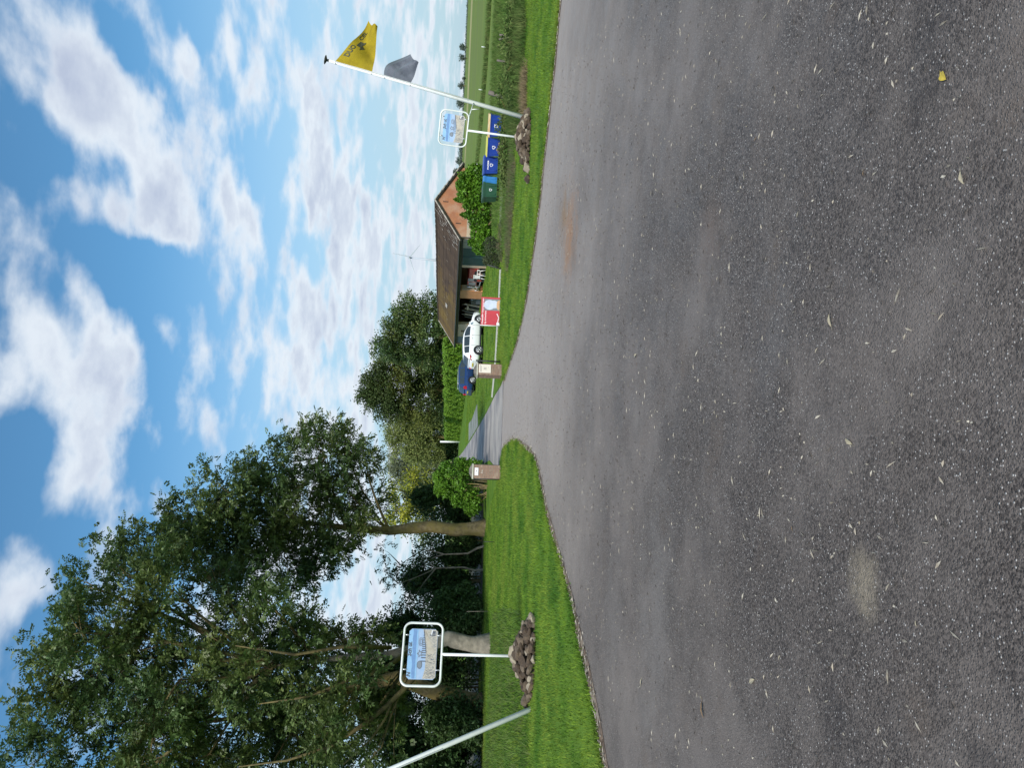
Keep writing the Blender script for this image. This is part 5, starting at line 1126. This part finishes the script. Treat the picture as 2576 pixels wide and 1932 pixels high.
MB().box(-8, 8, -1.5, 1.5, 0, 2.75).build('wall', M['wallgrey'], t)
b = MB(); b.add([(-8.3, 1.9, 2.76), (8.3, 1.9, 2.76), (8.3, -1.9, 2.76), (-8.3, -1.9, 2.76), (-8.3, 1.9, 2.9), (8.3, 1.9, 2.9), (8.3, 0, 3.3), (-8.3, 0, 3.3), (8.3, -1.9, 2.9), (-8.3, -1.9, 2.9)], [(0, 1, 2, 3), (4, 7, 6, 5), (7, 9, 8, 6), (0, 4, 5, 1), (2, 8, 9, 3), (1, 5, 6, 8, 2), (3, 9, 7, 4, 0)]); b.build('roof', M['white_metal'], t)
post('white_post', 'white T shaped post at the end of the hedge beside the drive', 'post', [(-11.9, 150, 0), (-12.0, 150, 3.95)], .17, M['white_metal'], None, 10)
# shrubs near the barn
bush('climbing_vine', 'bright green vine smothering the barn gable down to the ground', 'vine', (11.5, 49.0, 0), [(10.2, 49.3, .75, .9, .5, .65), (11.2, 49.3, 1.0, .9, .6, .9), (12.2, 49.4, 1.35, 1.0, .6, .95), (13.2, 49.6, 1.4, .9, .7, .95), (12.6, 49.0, .7, 1.0, .6, .6), (13.6, 49.2, 1.1, .6, .6, .7), (11.0, 49.8, 1.75, .16, .1, .3), (12.0, 49.9, 2.2, .14, .1, .3), (13.1, 50.1, 2.15, .14, .1, .3), (9.6, 48.9, .5, .7, .5, .5), (12.9, 49.9, 1.9, .9, .35, .5), (9.25, 50.2, .9, .3, .8, .6), (9.0, 51.2, .55, .3, .9, .55)], M['vine'], 1500, .17, .12, shell=.6, droop=.6)
bush('olive_shrub', 'feathery olive green shrub beside the iron post before the barn', 'shrub', (6.6, 38, 0), [(6.6, 38, .42, .62, .5, .42), (6.15, 37.8, .3, .4, .4, .35), (7.05, 38.2, .5, .4, .4, .4), (6.2, 38, .65, .28, .3, .25)], M['olive'], 900, .11, .035)
bush('dry_clump', 'brown dead stalks in front of the olive green shrub', 'plant', (6.7, 36, 0), [(6.7, 36, .15, .6, .3, .22), (7.5, 36.2, .12, .5, .3, .18), (6.1, 35.6, .1, .4, .3, .15)], M['brown_stems'], 400, .16, .02)
bush('mixed_weeds', 'patch of dark leafy weeds between bins and stone pile', 'weeds', (10.6, 33, 0), [(10.2, 33, .25, .7, .5, .35), (11.4, 33.4, .3, .8, .5, .4), (12.6, 33.2, .35, .8, .5, .45), (9.4, 33.6, .2, .6, .4, .25)], M['weeds'], 700, .14, .06)
bush('tall_weeds', 'rank dark weeds standing at the field edge past the flagpole', 'weeds', (13.4, 29.4, 0), [(12.0, 29, .35, .7, .6, .45), (13.2, 29.2, .4, .8, .6, .5), (14.4, 29.6, .35, .8, .6, .45), (11, 28.5, .25, .6, .5, .3)], M['weeds'], 800, .15, .05)
bush('rust_plant', 'rust orange plant growing behind the sign post', 'plant', (11.4, 36.5, 0), [(11.4, 36.5, .22, .38, .3, .25)], M['dry'], 260, .14, .05)

# ------------------------------------------------------------------ fence posts in the field
for (x, y, h_, dx, dy, l) in [(16.6, 36, .62, -.15, .1, 'leaning weathered post in the meadow farthest from the flagpole'), (15.7, 36.9, .65, .12, .05, 'weathered post in the meadow nearest the tall weeds'), (17.3, 37.5, .55, .02, 0, 'short weathered post in the meadow behind the leaning one')]:
    post('fence_post', l, 'post', [(x, y, -.1), (x + dx, y + dy, h_)], .05, M['wood'], 'old fence posts in the meadow')
post('wooden_block', 'stout dark wooden post with a hole beside the flagpole', 'post', [(15.3, 40.4, -.1), (15.55, 40.4, .88)], .13, M['wood'], None, 4)
for (x, y, h_, l) in [(34.05, 76.7, .6, 'thin pale stake beside the field ditch, the nearer one'), (33.7, 87, .5, 'thin pale stake beside the field ditch, the further one'), (22.5, 78, .6, 'thin pale stake in the field seen above the blue bins')]:
    post('stake', l, 'stake', [(x, y, -.1), (x + .04, y, h_)], .04, M['white_metal'], 'pale stakes in the field')
# far trees along the horizon
ft = [(398, 900, 8.2, 4.5, 'rounded tree on the horizon nearest the picture edge'), (385, 900, 8.6, 4.2, 'rounded tree next to the one nearest the edge'), (361, 900, 4, 2.5, 'tiny lone tree on the field horizon'), (352, 900, 8.2, 4, 'tree on the horizon beside the flagpole top of the field'), (330, 900, 8.4, 5, 'tree on the horizon seen behind the flagpole'), (262, 900, 7, 4, 'low tree of the belt left of the sign frame'), (249, 900, 9.6, 4.4, 'tall tree of the belt beside the vine'), (240, 900, 10.2, 4.6, 'tallest horizon tree touching the barn gable')]
for (x, y, hgt, wd, l) in [(a, b_, c * 1.12, d_ * 1.5, e_) for a, b_, c, d_, e_ in ft]:
    make_tree('horizon_tree', l, 'tree', [(x, y, -.1), (x, y, hgt * .5)], [.5, .3], [(x + rnd.uniform(-.3, .3) * wd, y, hgt * rnd.uniform(.45, .75), wd * .5) for _ in range(4)] + [(x, y, hgt * .72, wd * .5)], M['hazed_far_leaf'], M['bark'], per_r2=3, sp=6, kind='plain', ln=1.0, lw=.7, crad=1.0, twigs=False, group='small trees along the horizon')
P = np.column_stack([rng.uniform(255, 300, 2600), rng.uniform(880, 900, 2600), np.abs(rng.normal(size=2600)) * 1.6 + 1.0])
o = link('treeline', np_mesh('treeline', plain_leaves(P, np.zeros_like(P) + .01, 1.5, 1.0), 4, M['hazed_far_leaf'])); tag(o, 'low dark treeline along the horizon past the sign', 'treeline', None, 'stuff')
P = np.column_stack([rng.uniform(150, 1500, 6000), rng.uniform(2000, 2100, 6000), np.abs(rng.normal(size=6000)) * 1.6 + .6])
o = link('treeline', np_mesh('treeline', plain_leaves(P, np.zeros_like(P) + .01, 5, 1.6), 4, M['hazed_far_leaf'])); tag(o, 'faint distant treeline where the fields meet the sky', 'treeline', None, 'stuff')
# wind turbine
t = thing('wind_turbine', 'pale grey wind turbine far off above the barn roof', 'wind turbine', (236, 1500, 0))
b = MB(); b.tube([(0, 0, 0), (4.5, 0, 94)], [2.6, 1.4], 12); b.build('tower', M['turbine'], t)
b = MB(); b.tube([(4.6, -5, 95.3), (4.4, 5, 95.3)], [1.8, 2.0], 10); b.build('nacelle', M['turbine'], t)
b = MB(); b.tube([(4.6, -5, 95.3), (4.6, -7, 95.3)], [1.9, .5], 10); b.build('hub', M['turbine'], t)
for a in (10, 128, 248):
    b = MB(); c = Vector((4.6, -6, 95.3)); d = Vector((math.sin(R(a)), 0, math.cos(R(a)))); e = Vector((d.z, 0, -d.x)); Lb = 33
    pts = [(0, .9), (.12, 2.3), (.3, 2.0), (.7, 1.1), (1, .2)]
    vs = []
    for f, w_ in pts: p = c + d * (Lb * f); vs += [p - e * w_ * .4, p + Vector((0, .3, 0)), p + e * w_, p - Vector((0, .3, 0))]
    b.add(vs, [(4 * i + k, 4 * i + (k + 1) % 4, 4 * i + 4 + (k + 1) % 4, 4 * i + 4 + k) for i in range(4) for k in range(4)]); b.build('blade', M['turbine'], t)

# white edging stones along the drive
for k in range(9):
    o = link('white_stone', stone_me[3 if k % 2 else 6]); x = -8.2 - k * .5 + rnd.uniform(-.15, .15); y = 72 + k * 4.2; o.location = (x - .25, y, .08); o.scale = (.22, .25, .16); o.rotation_euler = (0, 0, rnd.uniform(0, 6)); tag(o, 'pale stone edging the far bend of the drive', 'stone', 'pale stones edging the drive')

# ------------------------------------------------------------------ fallen leaves on the tarmac
def leaf_me(i, mat):
    r = random.Random(i); n = 7; b = MB(); top = []; bot = []
    for k in range(n):
        f = k / (n - 1); w_ = (.17 if i != 2 else .27) * math.sin(math.pi * min(1, f * 1.02)) ** .8 * (1 + .15 * r.uniform(-1, 1)); cz = .10 * math.sin(f * 3.1) + r.uniform(-.02, .02)
        top.append((f - .5, w_, cz + .06)); bot.append((f - .5, -w_, cz + .05))
    mid = [(k / (n - 1) - .5, 0, .02 + .08 * math.sin(k / (n - 1) * 3.1)) for k in range(n)]
    b.add(top + mid + bot, [(k, n + k, n + k + 1, k + 1) for k in range(n - 1)] + [(n + k, 2 * n + k, 2 * n + k + 1, n + k + 1) for k in range(n - 1)]); b.tube([(-.5, 0, .03), (-.75, .04, .02)], .012, 4)
    return b.mesh('fallen_leaf', mat)
lm = [leaf_me(k, M[q]) for k, q in enumerate(('leafdry', 'leafdry', 'leafyellow', 'leafbrown', 'leafdry'))]
big = [(1.5, 3.31, .09, 2, 'bright yellow leaf lying on the near tarmac'), (.99, 3.15, .085, 4, 'pale leaf lying on the tarmac close to the yellow one'), (.45, 4.26, .10, 0, 'curled pale leaf on the middle of the tarmac'), (-.24, 4.0, .09, 1, 'pale pointed leaf just past the grey mud patch'), (-2.02, 5.15, .12, 0, 'long pale leaf near the earth edge of the road'), (-2.64, 6.12, .16, 3, 'large brown leaf or twig near the verge edge'), (-3.19, 8.07, .12, 0, 'pale leaf close to the verge below the stone pile'), (.40, 8.95, .14, 4, 'small pale leaf far out in the middle of the tarmac')]
for x, y, s_, k, l in big:
    o = link('fallen_leaf', lm[k]); o.location = (x, y, .004); s_ *= .8; o.scale = (s_, s_, s_); o.rotation_euler = (0, rnd.uniform(-.1, .1), rnd.uniform(0, 6.28)); tag(o, l, 'leaf', 'fallen leaves on the tarmac')
for k in range(46):
    y = rnd.uniform(3.2, 13); x = rnd.uniform(-.42, .42) * y; o = link('fallen_leaf', lm[k % 5 if k % 5 != 2 else 0]); s_ = rnd.uniform(.018, .040)
    o.location = (x, y, .003); o.scale = (s_, s_, s_); o.rotation_euler = (0, rnd.uniform(-.2, .2), rnd.uniform(0, 6.28)); tag(o, 'small dry leaf scattered on the grey tarmac', 'leaf', 'small dry leaves on the tarmac')
P = scatter(road_poly[60:] if False else [(-3.2, 3), (3.2, 3), (7.5, 18), (4, 20.5), (1, 26), (-1.6, 26), (-1.6, 19), (-4, 10)], 5200)
n = len(P); a = rng.uniform(0, 6.28, n); L_ = rng.uniform(.01, .045, n) * (.6 + .8 * rng.random(n) ** 4); wd = rng.uniform(.0025, .006, n)
d = np.column_stack([np.cos(a), np.sin(a), np.zeros(n)]); q = np.column_stack([-np.sin(a), np.cos(a), np.zeros(n)]); C = np.column_stack([P, np.full(n, .004)])
V = np.stack([C - d * L_[:, None], C + q * wd[:, None] + np.array([0, 0, .006]), C + d * L_[:, None], C - q * wd[:, None]], 1).reshape(-1, 3)
E_ = []
for line in (el_, er):
    L_ = np.array(line)
    for _ in range(1800):
        i = rng.integers(0, len(L_) - 1); t = rng.random(); p = L_[i] * (1 - t) + L_[i + 1] * t
        if 6 < p[1] < 34: E_.append(p + rng.normal(size=2) * np.array([.10, .10]))
E_ = np.array(E_); m_ = len(E_); a = rng.uniform(0, 6.28, m_); L_ = rng.uniform(.015, .06, m_); wd = rng.uniform(.006, .014, m_)
d = np.column_stack([np.cos(a), np.sin(a), np.zeros(m_)]); q = np.column_stack([-np.sin(a), np.cos(a), np.zeros(m_)]); C = np.column_stack([E_, np.full(m_, .026)])
V = np.concatenate([V, np.stack([C - d * L_[:, None], C + q * wd[:, None] + np.array([0, 0, .01]), C + d * L_[:, None], C - q * wd[:, None]], 1).reshape(-1, 3)])
o = link('litter', np_mesh('litter', V, 4, M['litter'])); tag(o, 'dry stalks and seed husks scattered over the tarmac', 'litter', None, 'stuff')
